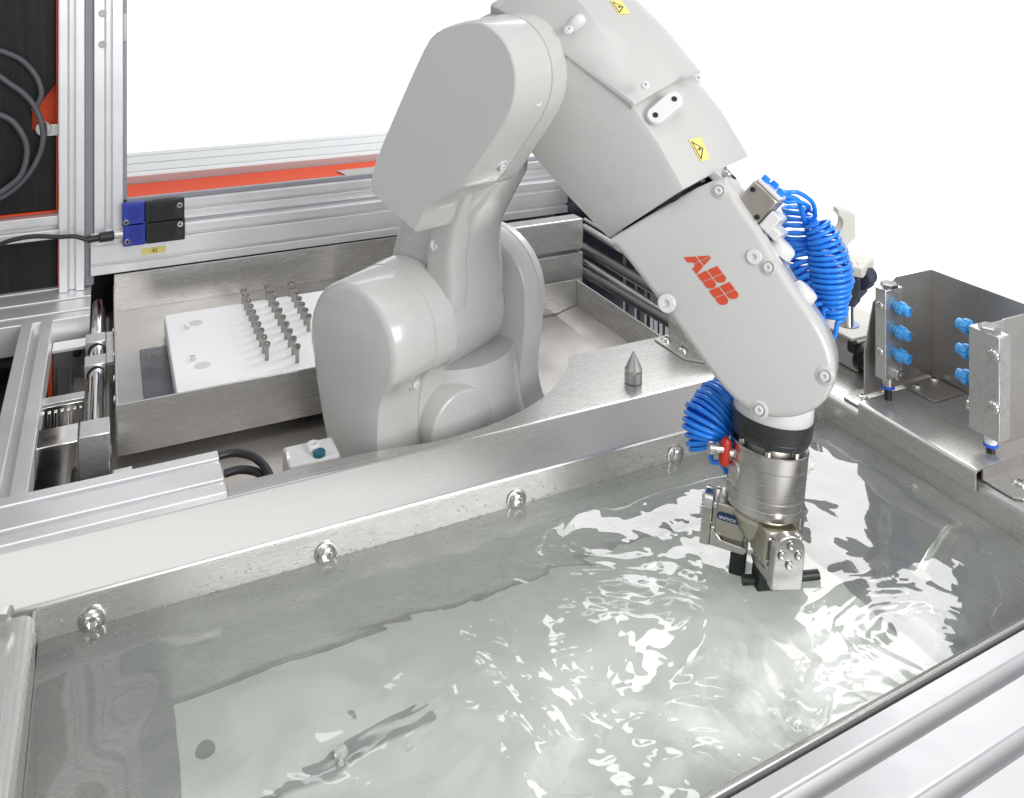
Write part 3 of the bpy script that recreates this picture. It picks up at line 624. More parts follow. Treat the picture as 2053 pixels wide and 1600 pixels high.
one('arm_lid', PAINT, rob, lambda bm: add_loft(bm, [ring_tp(-.075, lid_poly(.07, .085, .098)), ring_tp(-.06, lid_poly(.075, .115, .135)), ring_tp(-.02, lid_poly(.085, .150, .166)), ring_tp(.03, lid_poly(.094, .156, .176)), ring_tp(.10, lid_poly(.103, .142, .166)), ring_tp(.163, lid_poly(.113, .126, .153), .06), ring_tp(.166, lid_poly(.111, .124, .150), .06)]), 28)
# dark gap and roll joint
one('roll_joint', DARK, rob, lambda bm: add_loft(bm, [ring_tp(.245, [(a * .8 + .005, b * .8) for a, b in body_poly(-.055, .07, .10)], .28), ring_tp(.275, [(a * .8 + .005, b * .8) for a, b in body_poly(-.055, .07, .10)], .28)]))
# --- forearm traced from its logo side
fa_ = [(62, 436), (330, 275), (590, 118), (735, 76), (790, 205), (870, 312), (950, 420), (1050, 620), (1150, 765), (1235, 880), (1300, 985), (1350, 1100), (1368, 1210), (1350, 1330), (1290, 1410), (1180, 1465), (1060, 1480), (940, 1462), (860, 1425), (790, 1375), (690, 1262), (580, 1110), (462, 935), (380, 832), (265, 680), (150, 525)]
SF = -.055
ROLL = math.radians(16)
P3 = RR * P_[0] + UP * P_[1]; Q3 = RR * Q[0] + UP * Q[1]
FN = RN * math.cos(ROLL) - P3 * math.sin(ROLL); FP = P3 * math.cos(ROLL) + RN * math.sin(ROLL); FO = L(C3[0], 0, C3[1])
def Fs(u, v, s): d = ray(u, v); return EYE + d * ((FO - EYE).dot(FN) + s) * (1 / d.dot(FN))
def f2d(p): return ((p - FO).dot(Q3), (p - FO).dot(FP))
def FL(a, b, s): return FO + Q3 * a + FP * b + FN * s
g2 = [f2d(Fs(*z5(*p), SF)) for p in fa_]
gs = []
for i in range(len(g2)):
    a, b = Vector(g2[i]), Vector(g2[(i + 1) % len(g2)]); gs += [tuple(a), tuple(a.lerp(b, .5))]
gs = relax(gs, 2, (0, 6))
def fsect(bm, secs): add_loft(bm, [[FL(a, b, s) for a, b in pts] for s, pts in secs])
one('forearm', PAINT, rob, lambda bm: fsect(bm, [(SF, offset2(gs, -.006)), (SF + .0008, offset2(gs, -.0018)), (SF + .003, gs), (SF + .006, offset2(gs, .0012)), (SF + .03, offset2(gs, .0012)), (SF + .031, offset2(gs, -.0015)), (SF + .070, offset2(gs, -.002)), (SF + .095, offset2(gs, -.008)), (SF + .108, offset2(gs, -.018)), (SF + .112, offset2(gs, -.028))]), 40)
WC = (.468, .272)
# raised bosses on the rounded back of the forearm
def edge_b(t): return max(b_ for a_, b_ in gs if abs(a_ - t) < .03)
for (t, s, r, h) in ((.335, -.002, .014, .004), (.395, -.002, .014, .004), (.445, .0, .012, .003)):
    c = FL(t, edge_b(t) - .010, s)
    one('boss', PAINTW, rob, lambda bm: add_lathe(bm, c, FP, [(0, r + .003), (.010, r + .002), (.010 + h * .7, r), (.010 + h, r * .75)], 32), 50)
# sensor strip with two holes on the upper arm, cable tube, dimple
a, b = tp(.198, .124); nrm = (RR * P_[0] + UP * P_[1] - RN * 1.0).normalized(); qv = (RR * Q[0] + UP * Q[1]).normalized(); sv = nrm.cross(qv)
cc = L(a, -.022, b)
def pill(bm, c, ln, w, h, n=10):
    pts = [c + sv * (ln / 2 * (1 if i < n else -1) + w * math.sin(math.pi * i / (n - 1) if i < n else -math.pi * (i - n) / (n - 1)) * (1 if i < n else 1) * 1) + qv * (w * math.cos(math.pi * i / (n - 1) if i < n else math.pi + math.pi * (i - n) / (n - 1))) for i in range(2 * n)]
    add_prism(bm, pts, nrm * h)
def pill2(bm, c, ln, w, h, n=10):
    pts = [c + sv * (ln / 2 + w * math.sin(t)) + qv * (w * math.cos(t)) for t in [math.pi * i / n for i in range(n + 1)]] + [c - sv * (ln / 2 + w * math.sin(t)) - qv * (w * math.cos(t)) for t in [math.pi * i / n for i in range(n + 1)]]
    add_prism(bm, pts, nrm * h)
sp = one('sensor_strip', PAINTW, rob, lambda bm: pill2(bm, cc - nrm * .01, .030, .0115, .020), 40, .002)
for k in (-1, 1): cyl('hole', DARK, sp, cc + sv * (.016 * k) + nrm * .0095, cc + sv * (.016 * k) + nrm * .0106, .0035, 16, ch=0)
# screws of the covers
def cov_screw(u, v, s, nr, r=.0048, kind='socket', m=PAINTW, boss=.0072):
    p = Fs(u, v, s)
    if boss:
        one('screw_boss', PAINT, rob, lambda bm: add_lathe(bm, p - nr * .006, nr, [(0, boss * 1.5), (.006, boss * 1.4), (.0072, boss * 1.05), (.0075, boss * .95), (.0055, boss * .9)], 24), 45)
    screw(rob, p - nr * (.0025 if boss else -.0003), nr, r, kind, m, 'cover_screw')
nf = -FN
for (u, v) in ((1441, 382), (1540, 536), (1340, 607), (1653, 754), (1522, 822)): cov_screw(u, v, SF, nf)
cov_screw(1512, 515, SF, nf, .0085, 'flat', PAINTW, .0)
cov_screw(1337, 608, SF - .004, nf, .0105, 'flat', PAINTW, .0)
for (u, v, s, nr) in ((1017, 52, -.105, (RR * .35 + UP * .95)), (1076, 206, -.100, (RR * .98 + UP * .1)), (1006, 333, -.100, (RR * .85 - UP * .5)), (825, 622, -.115, RR * .9 + UP * .4), (832, 770, -.115, RR), (876, 491, -.07, RR)):
    nr = (nr + RN * -.25).normalized(); p = Sp(u, v, s)
    one('screw_pocket', PAINTW, rob, lambda bm: add_lathe(bm, p - nr * .004, nr, [(0, .0095), (.004, .0085), (.0052, .0072), (.003, .0066)], 20), 45)
    screw(rob, p - nr * .001, nr, .005, 'socket', PAINTW, 'cover_screw')
for (u, v, s) in ((1293, 172, -.052), (1399, 158, .02), (1140, 60, -.052)):
    p = Sp(u, v, s); screw(rob, p, (RR * P_[0] * .6 + UP * P_[1] * .6 - RN * .6), .006, 'button', PAINTW, 'cover_screw')
# tabs on the underside of the forearm
for (u, v) in ((1245, 488), (1357, 633)):
    p = Fs(u, v, SF + .010)
    one('hinge_tab', PAINT, rob, lambda bm: add_lathe(bm, p, FN, [(0, .0095), (.0015, .0105), (.014, .0105)], 24), 45)
# --- logo on the forearm
O1, E1, T1 = Fs(*z5(497, 540), SF - .0001), Fs(*z5(712, 826), SF - .0001), Fs(*z5(640, 517), SF - .0001)
cap_top = Fs(*z5(803, 742), SF - .0001); Xl = (E1 - O1)
Bl = Fs(*z5(584, 652), SF - .0001); Bt = Fs(*z5(702, 600), SF - .0001); Yl = (Bt - Bl)
LW = 2.63
def lg(x, y): return O1 + Xl * (x / LW) + Yl * y
GX, GY = .035, .03
polys = []
def quadA(o):
    return [[(o + 0, 0), (o + .30, 0), (o + .37, .20), (o + .46 - GX / 2, .20), (o + .46 - GX / 2, .5 - GY), (o + .19, .5 - GY)],
            [(o + .46 + GX / 2, .20), (o + .56, .20), (o + .63, 0), (o + .93, 0), (o + .74, .5 - GY), (o + .46 + GX / 2, .5 - GY)],
            [(o + .215, .5 + GY), (o + .46 - GX / 2, .5 + GY), (o + .46 - GX / 2, 1), (o + .40, 1)],
            [(o + .46 + GX / 2, .5 + GY), (o + .715, .5 + GY), (o + .53, 1), (o + .46 + GX / 2, 1)]]
def quadB(o):
    m = o + .40
    arc_lo = [(o + .62 + .20 * math.cos(a), .235 + .235 * math.sin(a)) for a in [math.radians(-90 + 15 * i) for i in range(13)]]
    arc_lo = [p for p in arc_lo if p[1] <= .5 - GY]
    arc_hi = [(o + .56 + .20 * math.cos(a), .765 + .235 * math.sin(a)) for a in [math.radians(-90 + 15 * i) for i in range(13)]]
    return [[(o, 0), (m - GX / 2, 0), (m - GX / 2, .5 - GY), (o, .5 - GY)], [(o, .5 + GY), (m - GX / 2, .5 + GY), (m - GX / 2, 1), (o, 1)],
            [(m + GX / 2, 0)] + arc_lo + [(m + GX / 2, .5 - GY)], [(m + GX / 2, .5 + GY)] + arc_hi + [(m + GX / 2, 1)]]
def letter(nm, quads):
    bm = bmesh.new()
    for q in quads: add_prism(bm, [lg(x, y) for x, y in q], -FN * .0005)
    finish(nm, bm, LOGO, logo, 0)
bm = bmesh.new(); add_prism(bm, [lg(0, .49), lg(.01, .49), lg(.01, .5), lg(0, .5)], -FN * .0001); logo = finish('logo', bm, PAINT, rob, 0); logo['label'] = 'red block letters ABB printed on the forearm'
letter('letter_a', quadA(0)); letter('letter_b', quadB(.965)); letter('letter_b', quadB(1.82))
# --- warning stickers
def sticker(corners, nr):
    A, B_, C_, D_ = corners                                   # clockwise from the triangle's left base corner
    def q(x, y): return (A * (1 - x) + B_ * x) * (1 - y) + (D_ * (1 - x) + C_ * x) * y
    st = one('warning_sticker', YEL, rob, lambda bm: add_prism(bm, [q(0, 0), q(1, 0), q(1, 1), q(0, 1)], nr * .0004), 0)
    st['label'] = 'yellow sticker with a black lightning triangle'
    def tri(bm):
        o = [(.06, .10), (.94, .10), (.5, .80)]; i = [(.17, .165), (.83, .165), (.5, .70)]
        for k in range(3):
            j = (k + 1) % 3; add_prism(bm, [q(*o[k]) + nr * .0004, q(*o[j]) + nr * .0004, q(*i[j]) + nr * .0004, q(*i[k]) + nr * .0004], nr * .0002)
    one('triangle', INK, st, tri, 0)
    one('flash', INK, st, lambda bm: add_prism(bm, [q(x, y) + nr * .0004 for x, y in ((.46, .60), (.54, .60), (.50, .44), (.58, .44), (.47, .22), (.50, .37), (.42, .37))], nr * .0002), 0)
# ------------------------------------------------------------------ ray helper: put small parts on the surface of a big one
from mathutils.bvhtree import BVHTree
_bv = {}
def hit(o, u, v):
    if o.name not in _bv: _bv[o.name] = BVHTree.FromPolygons([x.co for x in o.data.vertices], [p.vertices[:] for p in o.data.polygons])
    p, nr, i, d = _bv[o.name].ray_cast(EYE, ray(u, v).normalized()); return p, nr
OB = bpy.data.objects
def stick(o, uv):
    h = [hit(o, *p) for p in uv]
    if any(a[0] is None for a in h): return
    nr = (h[0][1] + h[2][1]).normalized(); c = sum((a[0] for a in h), Vector()) / 4
    sticker([a[0] - nr * (a[0] - c).dot(nr) + nr * .0006 for a in h], nr)
stick(OB['upper_arm'], [(1380, 281), (1405, 325), (1423, 319), (1404, 274)])
stick(OB['arm_lid'], [(1222, 2), (1240, 30), (1263, 27), (1246, 2)])
# tapered cable rib beside the sticker and the finger pocket on the lid
_a, _n = hit(OB['upper_arm'], 1356, 252); _b, _n2 = hit(OB['upper_arm'], 1404, 366)
if _a is not None and _b is not None: one('cable_rib', PAINTW, rob, lambda bm: add_lathe(bm, _a - _n * .002, (_b - _n * .0015) - (_a - _n * .002), [(0, .0008), (.01, .003), ((_b - _a).length * .9, .0105), ((_b - _a).length, .0098)], 24), 40)
_a, _n = hit(OB['arm_lid'], 1137, 64); _b, _n2 = hit(OB['arm_lid'], 1170, 30)
if _a is not None and _b is not None:
    _d = (_b - _a).normalized(); _l = (_b - _a).length
    one('finger_pocket', PAINTW, rob, lambda bm: add_lathe(bm, _a - _n * .003, _d, [(0, .001), (.003, .0055), (.010, .0085), (_l * .7, .0095), (_l * .92, .0075), (_l, .002)], 20), 60)
# valve block on the forearm
vq, vp, vn = Q3.normalized(), FP.normalized(), FN.normalized()
vbp = Fs(1521, 407, -.012); vb_d = (vq, vn, vp)
box('mount_plate', PAINTW, rob, Fs(1493, 398, .0) - vp * .002, (.120, .05, .012), vb_d, .002)
vb = box('valve_block', mat('nickel_valve', (.50, .46, .41), 1, .32, var=.05, vscale=80, rvar=.06), rob, vbp + vp * .002, (.036, .040, .036), vb_d, .0025)
box('port_plate', PAINTW, rob, vbp + vp * .0225, (.034, .038, .005), vb_d, .0015)
box('side_plate', PAINTW, rob, vbp + vq * .026 - vp * .004, (.014, .044, .024), vb_d, .002)
for k in (-1, 1): screw(rob, vbp + vq * (.012 * k) - vn * .0202 + vp * (.010 * -k), -vn, .003, 'socket', DARK, 'port')
screw(rob, vbp - vq * .045 + vp * .002 - vn * .025, -vn, .006, 'button', BOLT, 'bolt')
FIT = [vbp + vp * .025 + vq * a + vn * b for a, b in ((-.011, -.008), (-.002, .008), (.011, -.004))]
for f_ in FIT: cyl('hose_fitting', BLUE, rob, f_ - vp * .001, f_ + vp * .007, .0048, 16)

# ================================================================== coiled hoses
def coil(bm, path, rad, turns, r, t0=0.0, t1=1.0, npt=16, sides=7, lead_in=(), lead_out=()):
    P = spline([Vector(p) for p in path], 14); acc = [0]
    for a, b in zip(P, P[1:]): acc.append(acc[-1] + (b - a).length)
    Lt = acc[-1]; N_ = int(turns * npt); pts = []; j = 0; X = None
    fr = []
    for i, p in enumerate(P):
        t = (P[min(i + 1, len(P) - 1)] - P[max(i - 1, 0)]).normalized()
        if X is None: X = frame(t, -_F)[0]
        X = (X - t * X.dot(t)).normalized(); fr.append((X.copy(), t.cross(X)))
    for i in range(N_ + 1):
        f = i / N_; d = f * Lt
        while j < len(P) - 2 and acc[j + 1] < d: j += 1
        g = (d - acc[j]) / max(1e-9, acc[j + 1] - acc[j]); c = P[j].lerp(P[j + 1], g); Xa, Ya = fr[j][0].lerp(fr[j + 1][0], g), fr[j][1].lerp(fr[j + 1][1], g)
        a = 2 * math.pi * turns * f; R_ = rad(f) * (1 + .05 * math.sin(a * .37 + 1) + .03 * math.sin(a * .13))
        pts.append(c + Xa * (R_ * math.cos(a)) + Ya * (R_ * math.sin(a)))
    return pts
def tap(r, e=.08): return lambda f: r * min(1, .25 + f / e, .25 + (1 - f) / e)
def hose(lab, lead, path1, r1, n1, mid, path2, r2, n2, tail, tr_=.0029):
    c1 = coil(None, path1, r1, n1, tr_); pts = spline(list(lead) + [c1[0]], 8)[:-1] + c1
    if path2:
        c2 = coil(None, path2, r2, n2, tr_); pts += spline([c1[-1]] + list(mid) + [c2[0]], 8)[1:-1] + c2
        pts += spline([c2[-1]] + list(tail), 8)[1:]
    else: pts += spline([c1[-1]] + list(mid), 8)[1:]
    return tag(tube('coiled_hose', BLUE, None, pts, tr_, 8), lab, 'hose', 'blue coiled air hoses')
sU = .125
hose('right-hand blue coiled hose, tightly wound, hanging beside the forearm and looping again by the wrist',
     [FIT[0], Sp(1570, 384, .07), Sp(1600, 386, .09), Sp(1628, 405, .11), Sp(1634, 432, sU), Sp(1622, 452, sU)],
     [Sp(1636, 446, sU), Sp(1652, 480, sU), Sp(1662, 520, sU), Sp(1667, 565, sU), Sp(1671, 605, sU), Sp(1674, 640, sU)], lambda f: .024 * min(1, .55 + f * 1.2, .42 + (1 - f) * 1.6), 18,
     [Sp(1660, 690, .11), Sp(1560, 730, .11), Dp(1490, 745, 1.10)],
     [Dp(1462, 788, 1.075), Dp(1440, 812, 1.065), Dp(1418, 842, 1.055), Dp(1408, 874, 1.05), Dp(1412, 902, 1.045)], lambda f: .026 * min(1, .75 + f, .55 + (1 - f) * 1.2), 15,
     [Dp(1428, 925, 1.035), Dp(1446, 930, 1.03), Dp(1456, 948, 1.03)])
hose('left-hand blue coiled hose, looser loops at its top, half hidden by the forearm',
     [FIT[2], Sp(1575, 404, .07), Sp(1600, 404, .09), Sp(1622, 415, .12)],
     [Sp(1602, 418, sU + .02), Sp(1602, 450, sU + .02), Sp(1606, 490, sU + .02), Sp(1613, 530, sU + .01), Sp(1630, 575, sU), Sp(1646, 625, sU - .01)], lambda f: .0235 * min(1, .8 + f, .5 + (1 - f) * 1.4), 16,
     [Sp(1640, 690, .12), Sp(1550, 740, .12), Dp(1500, 780, 1.11)],
     [Dp(1482, 838, 1.085), Dp(1468, 856, 1.08), Dp(1455, 872, 1.07), Dp(1447, 888, 1.06)], lambda f: .019, 5,
     [Dp(1452, 905, 1.05), Dp(1462, 925, 1.04)])
tag(tube('air_line', BLUE, None, spline([FIT[1], Sp(1572, 392, .07), Sp(1598, 400, .09), Sp(1606, 420, .11), Sp(1620, 470, .13), Sp(1640, 560, .13), Sp(1650, 650, .12)], 8), .0033, 8), 'plain blue air hose between the two coiled ones', 'hose')

# ================================================================== gripper
T0 = Dp(1547, 850, 1.02); AX = (-UP - _R * .125 - _F * .06).normalized()
TX = (_R - AX * _R.dot(AX)).normalized(); TY = TX.cross(AX); TY = TY if TY.dot(_F) > 0 else -TY
def td(phi): return TX * math.cos(math.radians(phi)) + TY * math.sin(math.radians(phi))
def T(h, rho=0, phi=0, tan=0): return T0 + AX * h + td(phi) * rho + td(phi + 90) * tan
one('wrist', PAINTW, rob, lambda bm: add_lathe(bm, T(-.058), AX, [(0, .040), (.030, .0445), (.0430, .0450), (.0445, .044)], 48), 40)
wr = one('wrist_ring', BLACKR, rob, lambda bm: add_lathe(bm, T(-.0135), AX, [(0, .0452), (.0005, .0458), (.0085, .0458), (.009, .045), (.0098, .045), (.0103, .0455), (.0175, .0450), (.018, .0442), (.019, .0442), (.0195, .0446), (.0245, .0435), (.026, .042)], 56), 40)
gr = thing('gripper', 'stainless three-finger gripper hanging from the robot wrist into the water', 'gripper', T(.165))
one('flange', STEELD, gr, lambda bm: add_lathe(bm, T(.0125), AX, [(0, .030), (.0095, .030)], 40), 40)
for k in range(6): screw(gr, T(.0205, .034, 60 * k + 10), -AX, .0042, 'socket', BOLT, 'bolt')
one('body_cylinder', TOOL, gr, lambda bm: add_lathe(bm, T(.0195), AX, [(0, .030), (.0001, .0425), (.001, .0435), (.0165, .0437), (.017, .0431), (.0176, .0431), (.018, .0437), (.0485, .0437), (.049, .0432), (.0496, .0432), (.050, .0437), (.0590, .0437), (.0595, .0431), (.060, .0437), (.0685, .0436), (.0695, .0425), (.070, .034)], 72), 35)
one('hub', NICKEL, gr, lambda bm: add_lathe(bm, T(.0895), AX, [(0, .036), (.003, .0375), (.006, .036), (.008, .0375), (.010, .0382), (.013, .036), (.026, .031), (.036, .024)], 48), 40)
cyl('port_cap', STEELD, gr, T(.050, .0425, 197), T(.050, .0447, 197), .010, 24)
# red-and-steel hose fittings on the body
for phi, m_, r_ in ((186, RED, .0065),):
    c = T(.036, .050, phi)
    cyl('fitting_stem', CHROME, gr, T(.036, .042, phi), T(.036, .0485, phi), .006, 16)
    one('fitting_elbow', m_, gr, lambda bm: add_lathe(bm, T(.020, .052, phi), AX, [(0, .0035), (.004, .0062), (.028, .0062), (.030, .0045)], 20), 40)
    one('fitting_nut', BOLT, gr, lambda bm: add_lathe(bm, T(.032, .052, phi), td(phi), [(0, .0052), (.009, .0052), (.0092, .0066), (.013, .0066), (.0132, .005), (.016, .005), (.0162, .0075), (.020, .007)], 20), 40)
for dh in (.030, .052):
    one('fitting_collar', mat('orange_collar', (.70, .12, .03), 0, .4), gr, lambda bm: add_lathe(bm, T(dh, .0475, 12), AX, [(0, .0035), (.001, .0042), (.006, .0042), (.007, .0035)], 16), 40)
one('tee_fitting', PAINTW, gr, lambda bm: (add_lathe(bm, T(.034, .0485, 12), AX, [(0, .0045), (.002, .006), (.018, .006), (.020, .0045)], 20), add_lathe(bm, T(.045, .042, 12), td(12), [(0, .005), (.014, .0055), (.017, .004)], 20)), 40)
# three jaws
def jaw(phi):
    d, tn = td(phi), td(phi + 90)
    ax = (d, tn, AX)
    g = box('jaw_guide', NICKEL, gr, T(.111, .033, phi), (.034, .042, .036), ax, .003, 3)
    box('jaw_slide', STEELD, gr, T(.111, .0515, phi), (.005, .030, .032), ax, .001)
    for a, b in ((-1, -1), (-1, 1), (1, -1), (1, 1)): screw(g, T(.111 + a * .0135, .0499, phi, b * .0175), d, .0038, 'socket', BOLT, 'bolt')
    # L-shaped finger: arched outer plate, floor bar to the centre, gusset
    w = .0178; n_ = 14
    arch = [(w * math.cos(t), -.011 + -w * math.sin(t)) for t in [math.pi * i / n_ for i in range(n_ + 1)]] + [(-w, .028), (w, .028)]
    f = prism('finger', STEEL if False else TOOL, gr, [T(.117 + b, .0545, phi, a) for a, b in arch], d * .011, .0012)
    for a, b in ((0, -.0185), (-.0098, -.0085), (.0098, -.0085), (0, .0015)):
        cyl('counterbore', DARK, f, T(.117 + b, .0651, phi, a), T(.117 + b, .06565, phi, a), .0046, 20, ch=0)
        screw(f, T(.117 + b, .0645, phi, a), d, .0040, 'socket', BOLT, 'bolt')
    bar = [(.0545, .134), (.0545, .145), (.016, .145), (.012, .141), (.012, .137), (.042, .1355), (.050, .128), (.0545, .118)]
    prism('finger_bar', TOOL, gr, [T(h, rho, phi, -.0155) for rho, h in bar], tn * .031, .001)
    box('finger_pad', PADM, gr, T(.1575, .021, phi), (.018, .026, .025), ax, .0008)
    for k in range(4): screw(gr, T(.1362, .018 + .008 * k, phi, -.011), -AX, .0033, 'socket', BOLT, 'bolt')
    return g
JW = {p: jaw(p) for p in (-79, 41, 161)}
# dark rod held in the fingers, pointing right along the water
tag(tube('held_rod', PADM, None, [Zp(1488, 1163, .006), Zp(1560, 1160, .007), Zp(1640, 1152, .004)], .0055, 12), 'dark rod held by the gripper fingers, lying along the water surface', 'rod')
# name plate on the left jaw guide
pn = td(161 + 90); pu = td(161)
def plate_pt(x, y): return T(.1065, .034, 161, .0211) + pu * x + AX * y + pn * 0
def lozenge(bm, w, h, off, th):
    r = h / 2
    pts = [plate_pt(w / 2 - r + r * math.cos(t), r * math.sin(t)) + pn * off for t in [math.radians(-90 + 18 * i) for i in range(11)]] + [plate_pt(-w / 2 + r + r * math.cos(t), r * math.sin(t)) + pn * off for t in [math.radians(90 + 18 * i) for i in range(11)]]
    add_prism(bm, pts, pn * th)
npl = one('name_plate', mat('navy_label', (.008, .03, .085), 0, .35), gr, lambda bm: lozenge(bm, .030, .0088, .0002, .0006), 35)
npl['label'] = 'dark blue name plate with white lettering'
textmesh('lettering', 'SCHUNK', .0048, plate_pt(.003, .001) + pn * .0009, pu, AX, PAINTW, npl, .0001)
one('emblem', SKYB, npl, lambda bm: add_prism(bm, [plate_pt(-.012 + a * .0027, b * .0027) + pn * .0008 for a, b in ((-1, -1), (1, -1), (1, 1), (-1, 1))], pn * .0003), 0)

# ================================================================== right-hand spray station
hb = thing('spray_bracket', 'folded stainless bracket with upright shield plates on the right tank rim', 'bracket', (1.08, .86, .040))
bx0, by0, by1, bz = .9975, .765, .955, .058
def plate(bm):
    p = [(bx0, .030), (bx0, bz - .006)] + [(bx0 + .006 - .006 * math.cos(a), bz - .006 + .006 * math.sin(a)) for a in [math.pi / 2 * i / 5 for i in range(1, 6)]] + [(1.22, bz), (1.22, bz - .003), (bx0 + .006, bz - .003), (bx0 + .003, bz - .006), (bx0 + .003, .030)]
    add_loft(bm, [[Vector((x, y, z)) for x, z in p] for y in (by0, by1)])
one('deck', STEELY, hb, plate, 40)
for s_, yy in ((1, by1), (-1, by0)):
    prism('side_web', STEELD, hb, [(bx0 + .012, yy, .0575), (1.22, yy, .0575), (1.22, yy, .043), (bx0 + .012, yy, .043)], (0, .0025 * s_, 0), 0)
    y0, y1 = (yy, yy + s_ * .050); ch = .008
    prism('flange', STEEL, hb, [(bx0 + .014, y0, .0412), (bx0 + .014, y1 - s_ * ch, .0412), (bx0 + .014 + ch, y1, .0412), (1.15, y1, .0412), (1.15, y0, .0412)], (0, 0, .0028), .0006)
    for x in ((1.035, 1.085) if s_ > 0 else (1.045, 1.10)): screw(hb, (x, yy + s_ * .028, .0438), UP, .0088, 'button', BOLT, 'bolt', x)
sx1, sy1, sy0, sz1 = 1.162, .966, .793, .224
prism('shield_left', STEELD, hb, [(1.022, sy1, bz), (sx1, sy1, bz), (sx1, sy1, sz1), (1.086, sy1, sz1), (1.040, sy1, sz1 - .03), (1.022, sy1, sz1 - .10)], (0, .002, 0), .0005)
prism('shield_back', STEELD, hb, [(sx1, sy0, bz), (sx1, sy1 + .002, bz), (sx1, sy1 + .002, sz1), (sx1, sy0, sz1)], (.002, 0, 0), .0005)
prism('shield_right', STEELD, hb, [(1.085, sy0, bz), (sx1, sy0, bz), (sx1, sy0, sz1), (1.085, sy0, sz1)], (0, -.002, 0), .0005)
prism('shield_lip', STEEL, hb, [(1.062, sy0 - .002, bz), (1.085, sy0 - .002, bz), (1.085, sy0 - .002, sz1), (1.062, sy0 - .002, sz1)], (0, -.0022, 0), .0005)
prism('foot_plate', STEELD, hb, [(1.095, .905, bz + .0003), (1.158, .905, bz + .0003), (1.158, .962, bz + .0003), (1.095, .962, bz + .0003)], (0, 0, .003), .0008)
for u, v in ((1838, 777), (1873, 763)): screw(hb, Zp(u, v, bz + .0033), UP, .0085, 'button', BOLT, 'bolt')
def hexnut(parent, nm, p, nr, r, h, m=BOLT):
    X, Y, A = frame(nr); o = one(nm, m, parent, lambda bm: add_loft(bm, [circle(Vector(p) + A * a, X, Y, b, 6) for a, b in ((0, r), (h * .8, r), (h, r * .9))]), 20); return o
def nozzle(parent, p, d):
    X, Y, A = frame(d)
    nz = one('nozzle', SKYB, parent, lambda bm: add_lathe(bm, p, d, [(0, .0062), (.007, .0062), (.0072, .0084), (.015, .0084), (.0152, .0074), (.0235, .0074), (.0240, .0062), (.0205, .0060), (.0200, .0018), (.0225, .0016), (.0226, .0003)], 20), 35)
    for k in range(6): add = box('lug', SKYB, nz, Vector(p) + A * .011 + (X * math.cos(k * math.pi / 3) + Y * math.sin(k * math.pi / 3)) * .0078, (.0035, .007, .0085), (X * math.cos(k * math.pi / 3) + Y * math.sin(k * math.pi / 3), A.cross(X * math.cos(k * math.pi / 3) + Y * math.sin(k * math.pi / 3)), A), .0006)
    return nz
def line_fitting(parent, top, m=POM):
    top = Vector(top)
    cyl('fitting', m, parent, top - UP * .012, top, .0075, 20)
    cyl('release_ring', mat('blue_ring', (.03, .12, .70), 0, .35), parent, top - UP * .0155, top - UP * .012, .0092, 20)
    cyl('air_tube', BLACK, parent, top - UP * .034, top - UP * .0155, .0055, 16)
# left manifold: wide face to the front
lm = thing('nozzle_manifold', 'left aluminium bar with three blue nozzles facing forward', 'manifold', Yp(1793, 765, .945), 'spray nozzle bars')
a, b = Yp(1775, 583, .935), Yp(1811, 583, .935); zt_, zb_ = a.z, Yp(1779, 764, .935).z
lx0, lx1, ly = a.x, b.x, .935
box('bar', ALUB, lm, ((lx0 + lx1) / 2, ly + .0095, (zt_ + zb_) / 2), (lx1 - lx0, .019, zt_ - zb_), bevel=.0012)
hexnut(lm, 'plug', ((lx0 + lx1) / 2, ly + .0095, zt_), UP, .0125, .006)
for v in (612, 660, 706):
    p = Yp(1794, v, ly); nozzle(lm, (p.x, ly, p.z), (.12, -1, -.12))
p = Yp(1797, 747, ly); screw(lm, (p.x, ly, p.z), (0, -1, 0), .0085, 'socket', BOLT, 'plug_screw')
for v in (610, 702):
    p = Xp(1759, v, lx0); screw(lm, (lx0, ly + .010, p.z), (-1, 0, 0), .007, 'button', BOLT, 'bolt')
line_fitting(lm, ((lx0 + lx1) / 2 - .004, ly + .008, zb_), STEELD)
# right manifold: wide face to the left
rm = thing('nozzle_manifold', 'right aluminium bar with three blue nozzles pointing back at the other bar', 'manifold', Xp(1975, 890, 1.04), 'spray nozzle bars')
mx = 1.042; a, b = Xp(1942, 652, mx), Xp(2003, 668, mx); ya, yb2 = a.y, b.y; zt2, zb2 = a.z, Xp(1945, 858, mx).z
box('bar', ALUB, rm, (mx + .011, (ya + yb2) / 2, (zt2 + zb2) / 2), (.022, ya - yb2, zt2 - zb2), bevel=.0012)
hexnut(rm, 'plug', (mx + .011, (ya + yb2) / 2, zt2), UP, .0135, .0065)
for v in (664, 715, 767):
    p = Yp(1945, v, ya); nozzle(rm, (mx + .011, ya, p.z + .001), (-.05, 1, 0))
for v in (712, 816):
    p = Xp(1992, v, mx); screw(rm, (mx, p.y, p.z), (-1, 0, 0), .0095, 'button', BOLT, 'bolt')
p = Yp(1938, 818, ya); cyl('side_plug', BOLT, rm, (mx + .011, ya, p.z), (mx + .011, ya + .007, p.z), .0085, 20)
line_fitting(rm, (mx + .011, (ya + yb2) / 2 - .002, zb2))
